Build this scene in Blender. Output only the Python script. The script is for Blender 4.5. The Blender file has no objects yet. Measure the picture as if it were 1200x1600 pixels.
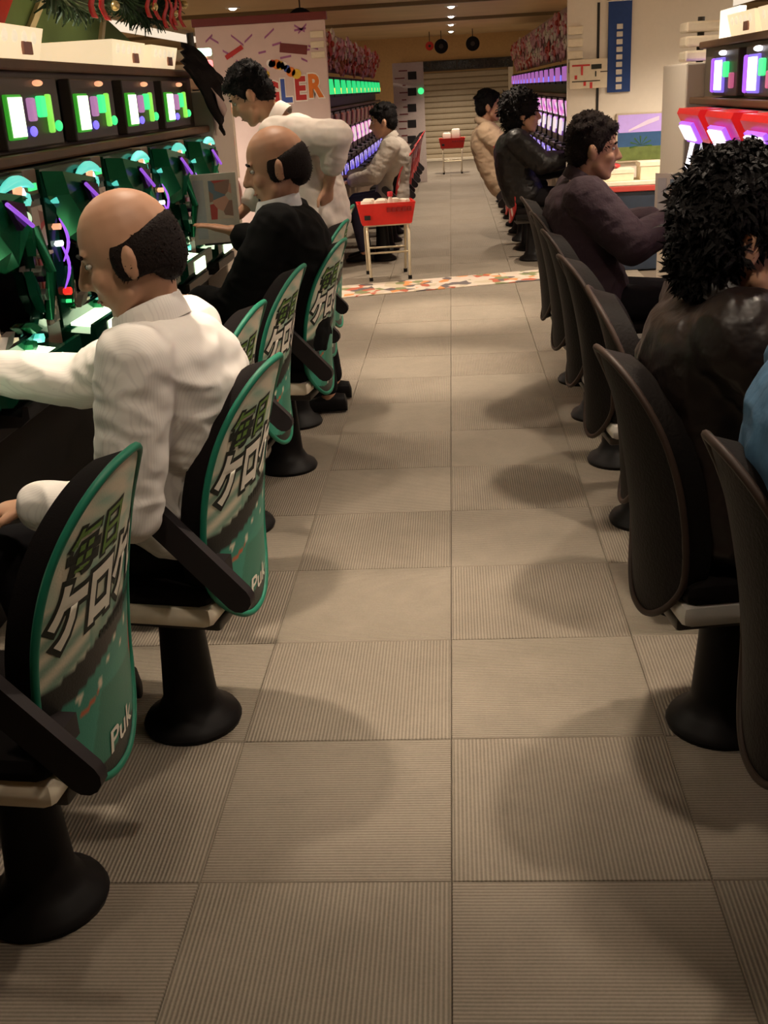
import bpy, bmesh, math, random
from mathutils import Vector, Matrix
random.seed(7)
S = bpy.context.scene
COL = S.collection
PI = math.pi
R_ = math.radians

# ------------------------------------------------------------------ camera
cam_d = bpy.data.cameras.new('camera'); cam = bpy.data.objects.new('camera', cam_d); COL.objects.link(cam)
F_PX, PITCH, YAW, ROLL, H = 1698.5, .3685, -.07766, .05742, 1.4434
fw = Vector((math.sin(YAW)*math.cos(PITCH), math.cos(YAW)*math.cos(PITCH), -math.sin(PITCH)))
rt = Vector((math.cos(YAW), -math.sin(YAW), 0)); up = rt.cross(fw)
rt2 = rt*math.cos(ROLL) - up*math.sin(ROLL); up2 = rt*math.sin(ROLL) + up*math.cos(ROLL)
M = Matrix((rt2, up2, -fw)).transposed().to_4x4(); M.translation = (0, 0, H)
cam.matrix_world = M
cam_d.sensor_fit = 'VERTICAL'; cam_d.sensor_height = 36; cam_d.lens = F_PX/1600*36
cam_d.clip_start = .02; cam_d.clip_end = 200
S.camera = cam
# ------------------------------------------------------------------ world and exposure
W = bpy.data.worlds.new('world'); S.world = W; W.use_nodes = True
W.node_tree.nodes['Background'].inputs[0].default_value = (.9, .75, .6, 1)
W.node_tree.nodes['Background'].inputs[1].default_value = .05
S.view_settings.view_transform = 'Standard'; S.view_settings.look = 'None'
S.view_settings.exposure = 0.0; S.view_settings.gamma = 1
S.view_settings.use_curve_mapping = False
CEIL = 2.45
LAMP_GAIN = 4.6
WARM = (1.0, .83, .65)
# lamps: (x, y, watts)  -- every one gets a built downlight fixture further down
DOWN = [(.66, 1.2, 9, 2.2), (.66, 2.75, 26, 2.0), (.66, 4.6, 18, 2.0), (.66, 6.4, 14, 2.0),
        (-.42, 1.4, 8, 2.2), (-.72, 2.65, 34, 1.0), (-.70, 4.4, 14, 1.2), (-.70, 5.5, 22, 1.2),
        (.15, 2.50, 26, .85), (.0, 3.45, 14, .75), (-.15, 5.85, 60, .62), (-.08, 7.45, 70, .62),
        (.04, 9.9, 40, 1.8), (.04, 12.3, 50, 1.8), (.04, 14.0, 50, 1.8), (.04, 15.8, 50, 1.8), (.04, 17.9, 50, 1.8), (.04, 20.2, 60, 1.8), (.04, 22.6, 70, 2.2),
        (-1.95, 3.2, 26, 2.2), (-1.95, 5.0, 26, 2.2), (2.0, 3.8, 30, 2.2), (2.0, 5.6, 36, 2.2), (2.05, 8.0, 75, 2.2), (-2.1, 8.0, 60, 2.2),
        (-2.5, 13.8, 25, 2.2), (-2.5, 15.9, 25, 2.2), (-2.5, 17.0, 25, 2.2), (2.15, 12.9, 25, 2.2), (2.15, 16.6, 25, 2.2)]
def lamp(name, loc, watts, color, size, spot=2.2, blend=.8):
    d = bpy.data.lights.new(name, 'SPOT'); d.energy = watts; d.color = color
    d.shadow_soft_size = size; d.spot_size = spot; d.spot_blend = blend
    o = bpy.data.objects.new(name, d); COL.objects.link(o); o.location = loc
    return o
for x, y, w_, cone in DOWN:
    lamp('downlight_lamp', (x, y, CEIL-.06), w_*LAMP_GAIN, WARM, .04, cone)
# two long fill lights above the neighbouring aisles, added to raise the ambient level
for x in (-4.2, 4.2):
    d = bpy.data.lights.new('fill_lamp', 'AREA'); d.shape = 'RECTANGLE'; d.size = .5; d.size_y = 20; d.energy = 500; d.color = (1, .86, .68)
    o = bpy.data.objects.new('fill_lamp', d); COL.objects.link(o); o.location = (x, 10, CEIL-.07)

# ------------------------------------------------------------------ materials
MATS = {}
def mat(name, col, rough=.6, metal=0, emit=None, es=0, var=.12, scale=30, bump=0, bscale=200, spec=.4, alpha=None):
    if name in MATS: return MATS[name]
    m = bpy.data.materials.new(name); m.use_nodes = True; nt = m.node_tree; b = nt.nodes['Principled BSDF']
    tc = nt.nodes.new('ShaderNodeTexCoord')
    n = nt.nodes.new('ShaderNodeTexNoise'); n.inputs['Scale'].default_value = scale; n.inputs['Detail'].default_value = 3
    nt.links.new(tc.outputs['Object'], n.inputs['Vector'])
    mx = nt.nodes.new('ShaderNodeMix'); mx.data_type = 'RGBA'
    c1 = [max(0, c*(1-var)) for c in col]; c2 = [min(1, c*(1+var)) for c in col]
    mx.inputs[6].default_value = (*c1, 1); mx.inputs[7].default_value = (*c2, 1)
    nt.links.new(n.outputs['Fac'], mx.inputs[0]); nt.links.new(mx.outputs[2], b.inputs['Base Color'])
    b.inputs['Roughness'].default_value = rough; b.inputs['Metallic'].default_value = metal
    b.inputs['Specular IOR Level'].default_value = spec
    if emit:
        b.inputs['Emission Color'].default_value = (*emit, 1); b.inputs['Emission Strength'].default_value = es
    if bump:
        n2 = nt.nodes.new('ShaderNodeTexNoise'); n2.inputs['Scale'].default_value = bscale
        nt.links.new(tc.outputs['Object'], n2.inputs['Vector'])
        bp = nt.nodes.new('ShaderNodeBump'); bp.inputs['Strength'].default_value = bump; bp.inputs['Distance'].default_value = .01
        nt.links.new(n2.outputs['Fac'], bp.inputs['Height']); nt.links.new(bp.outputs[0], b.inputs['Normal'])
    if alpha is not None:
        b.inputs['Alpha'].default_value = alpha
    MATS[name] = m
    return m
def patch(name, cols, scale, rough=.5, es=0, stretch=(1, 1, 1), metal=0):
    """voronoi cells in a handful of colours: printed or lit mosaics"""
    if name in MATS: return MATS[name]
    m = bpy.data.materials.new(name); m.use_nodes = True; nt = m.node_tree; b = nt.nodes['Principled BSDF']
    tc = nt.nodes.new('ShaderNodeTexCoord'); mp = nt.nodes.new('ShaderNodeMapping'); mp.inputs['Scale'].default_value = stretch
    v = nt.nodes.new('ShaderNodeTexVoronoi'); v.inputs['Scale'].default_value = scale
    nt.links.new(tc.outputs['Object'], mp.inputs[0]); nt.links.new(mp.outputs[0], v.inputs['Vector'])
    sp = nt.nodes.new('ShaderNodeSeparateColor'); nt.links.new(v.outputs['Color'], sp.inputs[0])
    r = nt.nodes.new('ShaderNodeValToRGB'); r.color_ramp.interpolation = 'CONSTANT'
    el = r.color_ramp.elements
    while len(el) < len(cols): el.new(.5)
    for i, c in enumerate(cols):
        el[i].position = i/len(cols); el[i].color = (*c, 1)
    nt.links.new(sp.outputs[0], r.inputs[0]); nt.links.new(r.outputs[0], b.inputs['Base Color'])
    b.inputs['Roughness'].default_value = rough; b.inputs['Metallic'].default_value = metal
    if es:
        nt.links.new(r.outputs[0], b.inputs['Emission Color']); b.inputs['Emission Strength'].default_value = es
    MATS[name] = m
    return m
def glass(name, tint=(1, 1, 1), rough=.03):
    if name in MATS: return MATS[name]
    m = bpy.data.materials.new(name); m.use_nodes = True; nt = m.node_tree
    for n in list(nt.nodes):
        if n.type == 'BSDF_PRINCIPLED': nt.nodes.remove(n)
    tr = nt.nodes.new('ShaderNodeBsdfTransparent'); tr.inputs[0].default_value = (*tint, 1)
    gl = nt.nodes.new('ShaderNodeBsdfGlossy'); gl.inputs['Roughness'].default_value = rough
    fr = nt.nodes.new('ShaderNodeFresnel'); fr.inputs[0].default_value = 1.5
    mx = nt.nodes.new('ShaderNodeMixShader')
    nt.links.new(fr.outputs[0], mx.inputs[0]); nt.links.new(tr.outputs[0], mx.inputs[1]); nt.links.new(gl.outputs[0], mx.inputs[2])
    nt.links.new(mx.outputs[0], nt.nodes['Material Output'].inputs[0])
    MATS[name] = m
    return m
def attr_mat(name, rough=.55):
    if name in MATS: return MATS[name]
    m = bpy.data.materials.new(name); m.use_nodes = True; nt = m.node_tree; b = nt.nodes['Principled BSDF']
    a = nt.nodes.new('ShaderNodeAttribute'); a.attribute_name = 'print'
    tc = nt.nodes.new('ShaderNodeTexCoord'); n = nt.nodes.new('ShaderNodeTexNoise'); n.inputs['Scale'].default_value = 260
    nt.links.new(tc.outputs['Object'], n.inputs['Vector'])
    bp = nt.nodes.new('ShaderNodeBump'); bp.inputs['Strength'].default_value = .12; bp.inputs['Distance'].default_value = .004
    nt.links.new(n.outputs['Fac'], bp.inputs['Height']); nt.links.new(bp.outputs[0], b.inputs['Normal'])
    nt.links.new(a.outputs['Color'], b.inputs['Base Color']); b.inputs['Roughness'].default_value = rough
    MATS[name] = m
    return m
def carpet(name):
    m = bpy.data.materials.new(name); m.use_nodes = True; nt = m.node_tree; b = nt.nodes['Principled BSDF']
    tc = nt.nodes.new('ShaderNodeTexCoord'); oi = nt.nodes.new('ShaderNodeObjectInfo')
    w = nt.nodes.new('ShaderNodeTexWave'); w.wave_type = 'BANDS'; w.bands_direction = 'X'; w.inputs['Scale'].default_value = 36
    w.inputs['Distortion'].default_value = .25; w.inputs['Detail'].default_value = 1; w.inputs['Detail Scale'].default_value = 6
    nt.links.new(tc.outputs['Object'], w.inputs['Vector'])
    ad = nt.nodes.new('ShaderNodeVectorMath'); ad.operation = 'ADD'
    cmb = nt.nodes.new('ShaderNodeCombineXYZ'); ml = nt.nodes.new('ShaderNodeMath'); ml.operation = 'MULTIPLY'; ml.inputs[1].default_value = 37
    nt.links.new(oi.outputs['Random'], ml.inputs[0])
    for i in range(3): nt.links.new(ml.outputs[0], cmb.inputs[i])
    nt.links.new(tc.outputs['Object'], ad.inputs[0]); nt.links.new(cmb.outputs[0], ad.inputs[1])
    n = nt.nodes.new('ShaderNodeTexNoise'); n.inputs['Scale'].default_value = 7; n.inputs['Detail'].default_value = 6; n.inputs['Roughness'].default_value = .7
    nt.links.new(ad.outputs[0], n.inputs['Vector'])
    n3 = nt.nodes.new('ShaderNodeTexNoise'); n3.inputs['Scale'].default_value = 150; nt.links.new(ad.outputs[0], n3.inputs['Vector'])
    r = nt.nodes.new('ShaderNodeValToRGB'); r.color_ramp.elements[0].color = (.125, .105, .080, 1); r.color_ramp.elements[1].color = (.290, .245, .190, 1)
    a1 = nt.nodes.new('ShaderNodeMath'); a1.operation = 'MULTIPLY_ADD'; a1.inputs[1].default_value = .62
    a2 = nt.nodes.new('ShaderNodeMath'); a2.operation = 'MULTIPLY_ADD'; a2.inputs[1].default_value = .55; a2.inputs[2].default_value = -.05
    a3 = nt.nodes.new('ShaderNodeMath'); a3.operation = 'MULTIPLY_ADD'; a3.inputs[1].default_value = .3
    nt.links.new(n.outputs['Fac'], a2.inputs[0]); nt.links.new(n3.outputs['Fac'], a3.inputs[0]); nt.links.new(a2.outputs[0], a3.inputs[2])
    nt.links.new(w.outputs['Fac'], a1.inputs[0]); nt.links.new(a3.outputs[0], a1.inputs[2])
    sub = nt.nodes.new('ShaderNodeMath'); sub.operation = 'SUBTRACT'; sub.inputs[1].default_value = .20; nt.links.new(a1.outputs[0], sub.inputs[0])
    nt.links.new(sub.outputs[0], r.inputs[0])
    nt.links.new(r.outputs[0], b.inputs['Base Color'])
    bp = nt.nodes.new('ShaderNodeBump'); bp.inputs['Strength'].default_value = .7; bp.inputs['Distance'].default_value = .004
    nt.links.new(a1.outputs[0], bp.inputs['Height']); nt.links.new(bp.outputs[0], b.inputs['Normal'])
    b.inputs['Roughness'].default_value = .75; b.inputs['Specular IOR Level'].default_value = .35
    return m

# ------------------------------------------------------------------ mesh helpers
V3 = lambda *a_: Vector(a_)
class MB:
    def __init__(s): s.v = []; s.f = []; s.mi = []; s.cur = 0
    def add(s, vs, fs):
        o = len(s.v); s.v += [tuple(v) for v in vs]; s.f += [[i+o for i in f] for f in fs]; s.mi += [s.cur]*len(fs); return s
    def box(s, x0, x1, y0, y1, z0, z1, bev=0):
        if bev:
            bm = bmesh.new(); bmesh.ops.create_cube(bm, size=1)
            for v in bm.verts: v.co = Vector((x0+(v.co.x+.5)*(x1-x0), y0+(v.co.y+.5)*(y1-y0), z0+(v.co.z+.5)*(z1-z0)))
            bmesh.ops.bevel(bm, geom=bm.edges[:], offset=bev, segments=2, profile=.5, affect='EDGES')
            bm.verts.index_update(); s.add([v.co for v in bm.verts], [[v.index for v in f.verts] for f in bm.faces]); bm.free(); return s
        vs = [(x, y, z) for x in (x0, x1) for y in (y0, y1) for z in (z0, z1)]
        return s.add(vs, [(0, 1, 3, 2), (4, 6, 7, 5), (0, 4, 5, 1), (2, 3, 7, 6), (0, 2, 6, 4), (1, 5, 7, 3)])
    def lathe(s, prof, n=24, c=(0, 0, 0), axis='z'):
        vs = []; fs = []
        for r, z in prof:
            for i in range(n):
                a = 2*PI*i/n; p = (r*math.cos(a), r*math.sin(a), z)
                if axis == 'x': p = (p[2], p[0], p[1])
                if axis == 'y': p = (p[0], p[2], p[1])
                vs.append((p[0]+c[0], p[1]+c[1], p[2]+c[2]))
        k = len(prof)
        for j in range(k-1):
            for i in range(n): fs.append((j*n+i, j*n+(i+1) % n, (j+1)*n+(i+1) % n, (j+1)*n+i))
        fs.append(tuple(range(n-1, -1, -1))); fs.append(tuple((k-1)*n+i for i in range(n)))
        return s.add(vs, fs)
    def tube(s, pts, r, n=10):
        pts = [Vector(p) for p in pts]; vs = []; fs = []
        rr = r if isinstance(r, (list, tuple)) else [r]*len(pts)
        ref = Vector((0, 0, 1))
        for i, p in enumerate(pts):
            t = (pts[min(i+1, len(pts)-1)]-pts[max(i-1, 0)]).normalized()
            a = t.cross(ref)
            if a.length < .05: a = t.cross(Vector((0, 1, 0)))
            a.normalize(); b = t.cross(a)
            for k in range(n):
                an = 2*PI*k/n; vs.append(p+(a*math.cos(an)+b*math.sin(an))*rr[i])
        for i in range(len(pts)-1):
            for k in range(n): fs.append((i*n+k, i*n+(k+1) % n, (i+1)*n+(k+1) % n, (i+1)*n+k))
        fs.append(tuple(range(n-1, -1, -1))); fs.append(tuple((len(pts)-1)*n+k for k in range(n)))
        return s.add(vs, fs)
    def prism(s, poly, d0, d1, axis='x'):
        """extrude a 2D polygon (u,v); axis x -> u=y v=z; y -> u=x v=z; z -> u=x v=y"""
        def P(u, v, d): return {'x': (d, u, v), 'y': (u, d, v), 'z': (u, v, d)}[axis]
        n = len(poly); vs = [P(u, v, d0) for u, v in poly]+[P(u, v, d1) for u, v in poly]
        fs = [tuple(range(n-1, -1, -1)), tuple(range(n, 2*n))]+[(i, (i+1) % n, n+(i+1) % n, n+i) for i in range(n)]
        return s.add(vs, fs)
    def ell(s, c, r, n=14, m=9, rot=None):
        vs = []; fs = []
        for j in range(1, m):
            t = PI*j/m
            for i in range(n):
                a = 2*PI*i/n; vs.append(Vector((r[0]*math.sin(t)*math.cos(a), r[1]*math.sin(t)*math.sin(a), r[2]*math.cos(t))))
        vs.append(Vector((0, 0, r[2]))); vs.append(Vector((0, 0, -r[2])))
        if rot is not None: vs = [rot @ v for v in vs]
        vs = [v+Vector(c) for v in vs]
        for j in range(m-2):
            for i in range(n): fs.append((j*n+i, (j+1)*n+i, (j+1)*n+(i+1) % n, j*n+(i+1) % n))
        T = len(vs)-2; B = T+1
        for i in range(n): fs.append((T, i, (i+1) % n)); fs.append((B, (m-2)*n+(i+1) % n, (m-2)*n+i))
        return s.add(vs, fs)
    def cap(s, p1, r1, p2, r2, n=12):
        """tapered capsule"""
        p1 = Vector(p1); p2 = Vector(p2); t = (p2-p1); L = t.length
        if L < 1e-6: return s.ell(p1, (r1, r1, r1))
        t /= L; pts = []; rr = []
        for k in range(4): a = PI/2*(k+.35)/4.35; pts.append(p1-t*r1*math.cos(a)); rr.append(r1*math.sin(a))
        pts.append(p1); rr.append(r1); pts.append(p2); rr.append(r2)
        for k in range(3, -1, -1): a = PI/2*(k+.35)/4.35; pts.append(p2+t*r2*math.cos(a)); rr.append(r2*math.sin(a))
        ref = Vector((0, 0, 1)) if abs(t.z) < .9 else Vector((1, 0, 0))
        a = t.cross(ref).normalized(); b = t.cross(a); vs = []; fs = []
        for p, r in zip(pts, rr):
            for k in range(n): an = 2*PI*k/n; vs.append(p+(a*math.cos(an)+b*math.sin(an))*r)
        for i in range(len(pts)-1):
            for k in range(n): fs.append((i*n+k, i*n+(k+1) % n, (i+1)*n+(k+1) % n, (i+1)*n+k))
        fs.append(tuple(range(n-1, -1, -1))); fs.append(tuple((len(pts)-1)*n+k for k in range(n)))
        return s.add(vs, fs)
    def loft(s, secs, n=20):
        """secs: (center, side vector, front vector)"""
        vs = []; fs = []
        for c, a, b in secs:
            for k in range(n):
                an = 2*PI*k/n; ca, sa = math.cos(an), math.sin(an)
                ca = math.copysign(abs(ca)**.85, ca); sa = math.copysign(abs(sa)**.85, sa)
                vs.append(Vector(c)+Vector(a)*ca+Vector(b)*sa)
        for i in range(len(secs)-1):
            for k in range(n): fs.append((i*n+k, i*n+(k+1) % n, (i+1)*n+(k+1) % n, (i+1)*n+k))
        fs.append(tuple(range(n-1, -1, -1))); fs.append(tuple((len(secs)-1)*n+k for k in range(n)))
        return s.add(vs, fs)
    def mesh(s, name, mats, smooth=None, fixn=True):
        me = bpy.data.meshes.new(name); me.from_pydata(s.v, [], s.f)
        for m in (mats if isinstance(mats, (list, tuple)) else [mats]): me.materials.append(m)
        if any(s.mi): me.polygons.foreach_set('material_index', s.mi)
        if fixn:
            bm = bmesh.new(); bm.from_mesh(me); bmesh.ops.recalc_face_normals(bm, faces=bm.faces[:]); bm.to_mesh(me); bm.free()
        if smooth is not None:
            me.shade_smooth(); me.set_sharp_from_angle(angle=math.radians(smooth))
        me.update()
        return me
    def build(s, name, mats, parent=None, smooth=None):
        return link(name, s.mesh(name, mats, smooth), parent)
def link(name, me, parent=None, loc=None, rz=0):
    o = bpy.data.objects.new(name, me); COL.objects.link(o)
    if parent is not None: o.parent = parent
    if loc is not None: o.location = loc
    if rz: o.rotation_euler = (0, 0, rz)
    return o
def tag(o, label=None, cat=None, group=None, kind=None):
    if label: o['label'] = label
    if cat: o['category'] = cat
    if group: o['group'] = group
    if kind: o['kind'] = kind
    return o
def thing(name, label, cat, loc=(0, 0, 0), rz=0, group=None):
    return tag(link(name, None, None, loc, rz), label, cat, group)
def dup(root, loc, rz, label, group=None, swap=None):
    """copy of a thing with its parts and sub-parts; mesh data shared"""
    def cp(o, par):
        c = o.copy(); COL.objects.link(c); c.parent = par
        if swap and o.data in swap: c.data = swap[o.data]
        for ch in o.children: cp(ch, c)
        return c
    r = cp(root, None); r.location = loc; r.rotation_euler = (0, 0, rz); r['label'] = label
    if group: r['group'] = group
    return r
def struct(o): o['kind'] = 'structure'; return o
ORD = ['first', 'second', 'third', 'fourth', 'fifth', 'sixth', 'seventh', 'eighth', 'ninth', 'tenth', 'eleventh', 'twelfth', 'thirteenth', 'fourteenth', 'fifteenth', 'sixteenth', 'seventeenth', 'eighteenth', 'nineteenth', 'twentieth', 'twenty-first', 'twenty-second']
def text_mesh(body, size, bold=0.0, align='CENTER', spacing=1.0):
    c = bpy.data.curves.new('lettering', 'FONT'); c.body = body; c.size = size; c.align_x = align; c.align_y = 'CENTER'
    c.offset = bold; c.space_character = spacing; c.resolution_u = 3
    o = bpy.data.objects.new('lettering', c); COL.objects.link(o)
    bpy.context.view_layer.update()
    me = bpy.data.meshes.new_from_object(o.evaluated_get(bpy.context.evaluated_depsgraph_get()))
    bpy.data.objects.remove(o); bpy.data.curves.remove(c)
    return me
def text_obj(body, size, m, parent, fn, bold=0.0, name='lettering', spacing=1.0, sub=0):
    """flat letters; fn maps (u,v) of the text plane to a point"""
    me = text_mesh(body, size, bold, spacing=spacing)
    bm = bmesh.new(); bm.from_mesh(me)
    bmesh.ops.triangulate(bm, faces=bm.faces[:])
    if sub:
        for _ in range(sub):
            es = [e for e in bm.edges if e.calc_length() > .022]
            if es: bmesh.ops.subdivide_edges(bm, edges=es, cuts=1)
        bmesh.ops.triangulate(bm, faces=bm.faces[:])
    for v in bm.verts: v.co = Vector(fn(v.co.x, v.co.y))
    bm.to_mesh(me); bm.free()
    me.materials.clear(); me.materials.append(m)
    return link(name, me, parent)

BLACKP = mat('black_plastic', (.006, .005, .005), .5, spec=.15)
BLACKF = mat('black_fabric', (.008, .006, .006), .85, bump=.15, bscale=400, spec=.08)
CHROME = mat('brushed_steel', (.62, .60, .56), .3, 1)
CREAM = mat('cream_plastic', (.74, .66, .52), .5)
WHITEP = mat('white_laminate', (.70, .64, .56), .5, var=.04)
DARKMET = mat('dark_metal', (.05, .045, .04), .4, .6)

# ================================================================== the room
CARPET = carpet('ribbed_carpet_tile')
fl = MB().box(-6.5, 6.5, -3, 24.6, -.2, -.012).build('floor', mat('carpet_underlay', (.12, .095, .07), .9)); struct(fl)
tile = MB()
g = .0006; b_ = .003
tv = []
for z, ins in ((-.012, 0), (-.003, 0), (0, b_*.5)):
    q = .25-g-ins; tv += [(-q, -q, z), (q, -q, z), (q, q, z), (-q, q, z)]
tile.add(tv, [(3, 2, 1, 0), (0, 1, 5, 4), (1, 2, 6, 5), (2, 3, 7, 6), (3, 0, 4, 7), (4, 5, 9, 8), (5, 6, 10, 9), (6, 7, 11, 10), (7, 4, 8, 11), (8, 9, 10, 11)])
tile_me = tile.mesh('carpet_tile', CARPET)
for i in range(-3, 3):
    for j in range(-3, 45):
        o = link('carpet_tile', tile_me, fl, (-.043+.5*i+.25, 1.7205+.5*j+.25, random.uniform(-.0008, 0)))
        o.rotation_euler = (0, 0, 0 if (i+j) % 2 == 0 else PI/2)
CEILM = mat('ceiling_board', (.62, .45, .25), .8, var=.18, scale=1.2)
ce = struct(MB().box(-6.5, 6.5, -3, 24.6, CEIL, CEIL+.15).build('ceiling', CEILM))
for k, y in enumerate((11.2, 14.6, 18.4)):          # dark ceiling rails crossing the hall
    MB().box(-6.4, 6.4, y, y+.10, CEIL-.045, CEIL-.001).build('ceiling_rail', mat('ceiling_rail', (.20, .14, .07), .6), ce)
WALLM = mat('hall_wall', (.46, .36, .24), .8, var=.08, scale=3)
struct(MB().box(-6.65, -6.5, -3, 24.6, 0, CEIL).build('wall_left', WALLM))
struct(MB().box(6.5, 6.65, -3, 24.6, 0, CEIL).build('wall_right', WALLM))
wb = struct(MB().box(-6.65, 6.65, 24.45, 24.6, 0, CEIL).build('wall_back', mat('back_wall', (.58, .38, .17), .75)))
struct(MB().box(-6.65, 6.65, -3.15, -3, 0, CEIL).build('wall_front', WALLM))
# roller shutter and its dark transom in the back wall
sh = struct(link('door_1', None, None, (.15, 24.40, 0)))
slat = MB().prism([(0, .005), (-.018, .02), (-.022, .058), (-.018, .1), (0, .115)], -1.05, 1.05, 'x').mesh('shutter_slat', mat('shutter_slat', (.40, .33, .23), .55, .1))
for k in range(15): link('shutter_slat', slat, sh, (0, 0, .02+k*.115))
MB().box(-1.15, -1.05, -.05, .04, 0, 1.78).build('shutter_guide', CREAM, sh)
MB().box(1.05, 1.15, -.05, .04, 0, 1.78).build('shutter_guide', CREAM, sh)
MB().box(-1.1, 1.1, -.16, -.02, 0, .06, .01).build('threshold', mat('pale_stone', (.62, .55, .43), .35), sh)
wn = struct(link('window_1', None, None, (.15, 24.41, 1.78)))
MB().box(-1.15, 1.15, -.04, .03, 0, .2).build('window_frame', mat('dark_bronze', (.035, .026, .015), .4), wn)
for k in range(4): MB().box(-1.1+k*.56, -.58+k*.56, -.05, -.04, .025, .175).build('pane', mat('dark_glass', (.02, .018, .012), .15, spec=.6), wn)

# printed floor strip across the aisle
rm = patch('confetti_print', [(.55, .47, .38), (.62, .54, .44), (.58, .5, .4), (.42, .10, .05), (.6, .52, .42), (.60, .25, .08), (.5, .42, .3), (.20, .22, .1), (.62, .5, .42), (.12, .10, .10)], 14, .5, stretch=(1, .8, 1))
r = MB(); r.prism([(-1.7, 8.02), (1.0, 8.74), (1.0, 9.22), (-1.7, 8.60)], .0005, .006, 'z')
tag(r.build('floor_runner', rm), 'cream floor strip printed with red and orange confetti across the aisle', 'floor mat')

# downlights
dl_ring = MB().lathe([(.05, -.012), (.085, -.012), (.09, 0), (.05, 0)], 20).mesh('ring', mat('lamp_ring', (.8, .76, .7), .4), 40)
dl_lens = MB().lathe([(.0, -.034), (.025, -.030), (.043, -.018), (.05, 0), (0, 0)], 20).mesh('lens', mat('lamp_lens', (1, .95, .85), .4, emit=(1, .93, .82), es=14))
cnt = {}
for k, (x, y, w_, cone) in enumerate(sorted(DOWN, key=lambda d_: d_[1])):
    rowname = 'aisle' if abs(x) < 1 else ('left-hand side' if x < 0 else 'right-hand side')
    cnt[rowname] = cnt.get(rowname, 0)+1
    t = thing('downlight', f'small round recessed downlight over the {rowname}, {ORD[cnt[rowname]-1]} from the camera', 'downlight', (x, y, CEIL), 0, 'recessed ceiling downlights')
    link('ring', dl_ring, t); link('lens', dl_lens, t)
for x, s_ in ((-4.2, 'left'), (4.2, 'right')):  # added glowing panels that give the fill lamps a body
    t = thing('fill_light', f'long added fill light on the ceiling over the neighbouring {s_} aisle', 'light', (x, 10, CEIL))
    MB().box(-.3, .3, -10.1, 10.1, -.05, 0).build('housing', mat('fill_housing', (.7, .65, .55), .5), t)
    MB().box(-.25, .25, -10, 10, -.056, -.05).build('diffuser', mat('fill_diffuser', (.95, .9, .8), .5, emit=(1, .86, .68), es=.8), t)

# ================================================================== chairs
ZB, ZT = .33, .925
def back_hw(t):
    u = abs(2*t-1); base = (1-u**3.4)**.40 if u < 1 else 0
    taper = .188 if t < .5 else .188-.042*((t-.5)/.5)**1.6
    if t < .22: taper = .188-.05*((.22-t)/.22)**1.5
    return taper*base
def back_surf(y, z, off=0.0):
    """rear face of the backrest, local coordinates (rear is +x)"""
    t = (z-ZB)/(ZT-ZB)
    x = .20+.09*t+.035*max(0, t-.72)/.28*max(0, t-.72)-.02*math.sin(PI*t)
    x -= .055*(y/.2)**2
    return (x+off, y, z)
NS, NT = 60, 100
def back_rows(off, shrink=1.0, dx=0):
    rows = []
    for j in range(NT+1):
        t = .5-.5*math.cos(PI*j/NT); z = ZB+(ZT-ZB)*t; hw = max(.002, back_hw(t))*shrink
        zz = (ZT+ZB)/2+(z-(ZT+ZB)/2)*(shrink if shrink < 1 else 1)
        row = []
        for i in range(NS+1):
            s_ = -1+2*i/NS; y = s_*hw; p = back_surf(y, zz, off)
            row.append((p[0]+dx, p[1], p[2]))
        rows.append(row)
    return rows
def grid_add(mb, rows, flip=False):
    n = len(rows[0]); vs = [p for r_ in rows for p in r_]; fs = []
    for j in range(len(rows)-1):
        for i in range(n-1):
            q = (j*n+i, j*n+i+1, (j+1)*n+i+1, (j+1)*n+i); fs.append(q[::-1] if flip else q)
    mb.add(vs, fs)
def print_green(y, z):
    """printed cover: cream and teal blotches above, dark swoosh, flat teal below"""
    t = (z-ZB)/(ZT-ZB); u = y/.2
    teal = (.030, .235, .165); cream = (.72, .66, .50); dark = (.012, .012, .010); pale = (.30, .50, .38)
    n1 = math.sin(u*9.1+1.3)*math.sin(t*31+u*3)+.6*math.sin(u*17+t*13)*math.sin(t*23-u*7+.8)
    if t > .80:
        k = .55+.55*math.sin((u*1.2+t*6)*9)*math.sin(t*40); k = max(0, min(1, k+(.25 if t > .9 else 0)))
        return tuple(a*(1-k)+b*k for a, b in zip(pale, cream))
    sw = .455+.05*math.sin(u*2.2+.4)+.03*u
    if t > sw+.035:
        lum = .5+.5*n1
        if u < -.35 and t < .66: lum = .62+.38*math.sin((t-u*.15)*90)      # pale streaks
        k = max(0, min(1, lum)); return tuple(a*(1-k)+b*k for a, b in zip(teal if t < .66 else pale, cream))
    if t > sw-.055: return dark if u < .35 else tuple(.6*c for c in teal)
    if t < .085+.02*math.sin(u*6): return dark
    if t > sw-.13:
        d = math.sin(u*21)*math.sin(t*62)
        return cream if d > .72 else teal
    if ((u+.38)/.20)**2+((t-.325-.12*(u+.38))/.045)**2 < 1: return (.55, .09, .02)
    if ((u-.78)/.16)**2+((t-.33)/.10)**2 < 1: return (.55, .03, .02)
    if t < .30 and u > -.55+1.1*t: return (.028, .185, .120)
    return (.035, .255, .175)
def print_red(y, z):
    t = (z-ZB)/(ZT-ZB); u = y/.2
    red = (.50, .035, .03); cream = (.72, .60, .55)
    n1 = math.sin(u*6+1.3)*math.sin(t*17+u*3)+.6*math.sin(u*13+t*9)
    if t > .75: k = max(0, min(1, .6+.6*n1)); return tuple(a*(1-k)+b*k for a, b in zip(red, cream))
    return cream if n1 > .75 else ((.10, .02, .02) if n1 < -1.0 else red)
def color_mesh(me, fn):
    at = me.color_attributes.new('print', 'FLOAT_COLOR', 'POINT')
    for i, v in enumerate(me.vertices):
        c = fn(v.co.y, v.co.z); at.data[i].color = (*c, 1)
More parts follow.
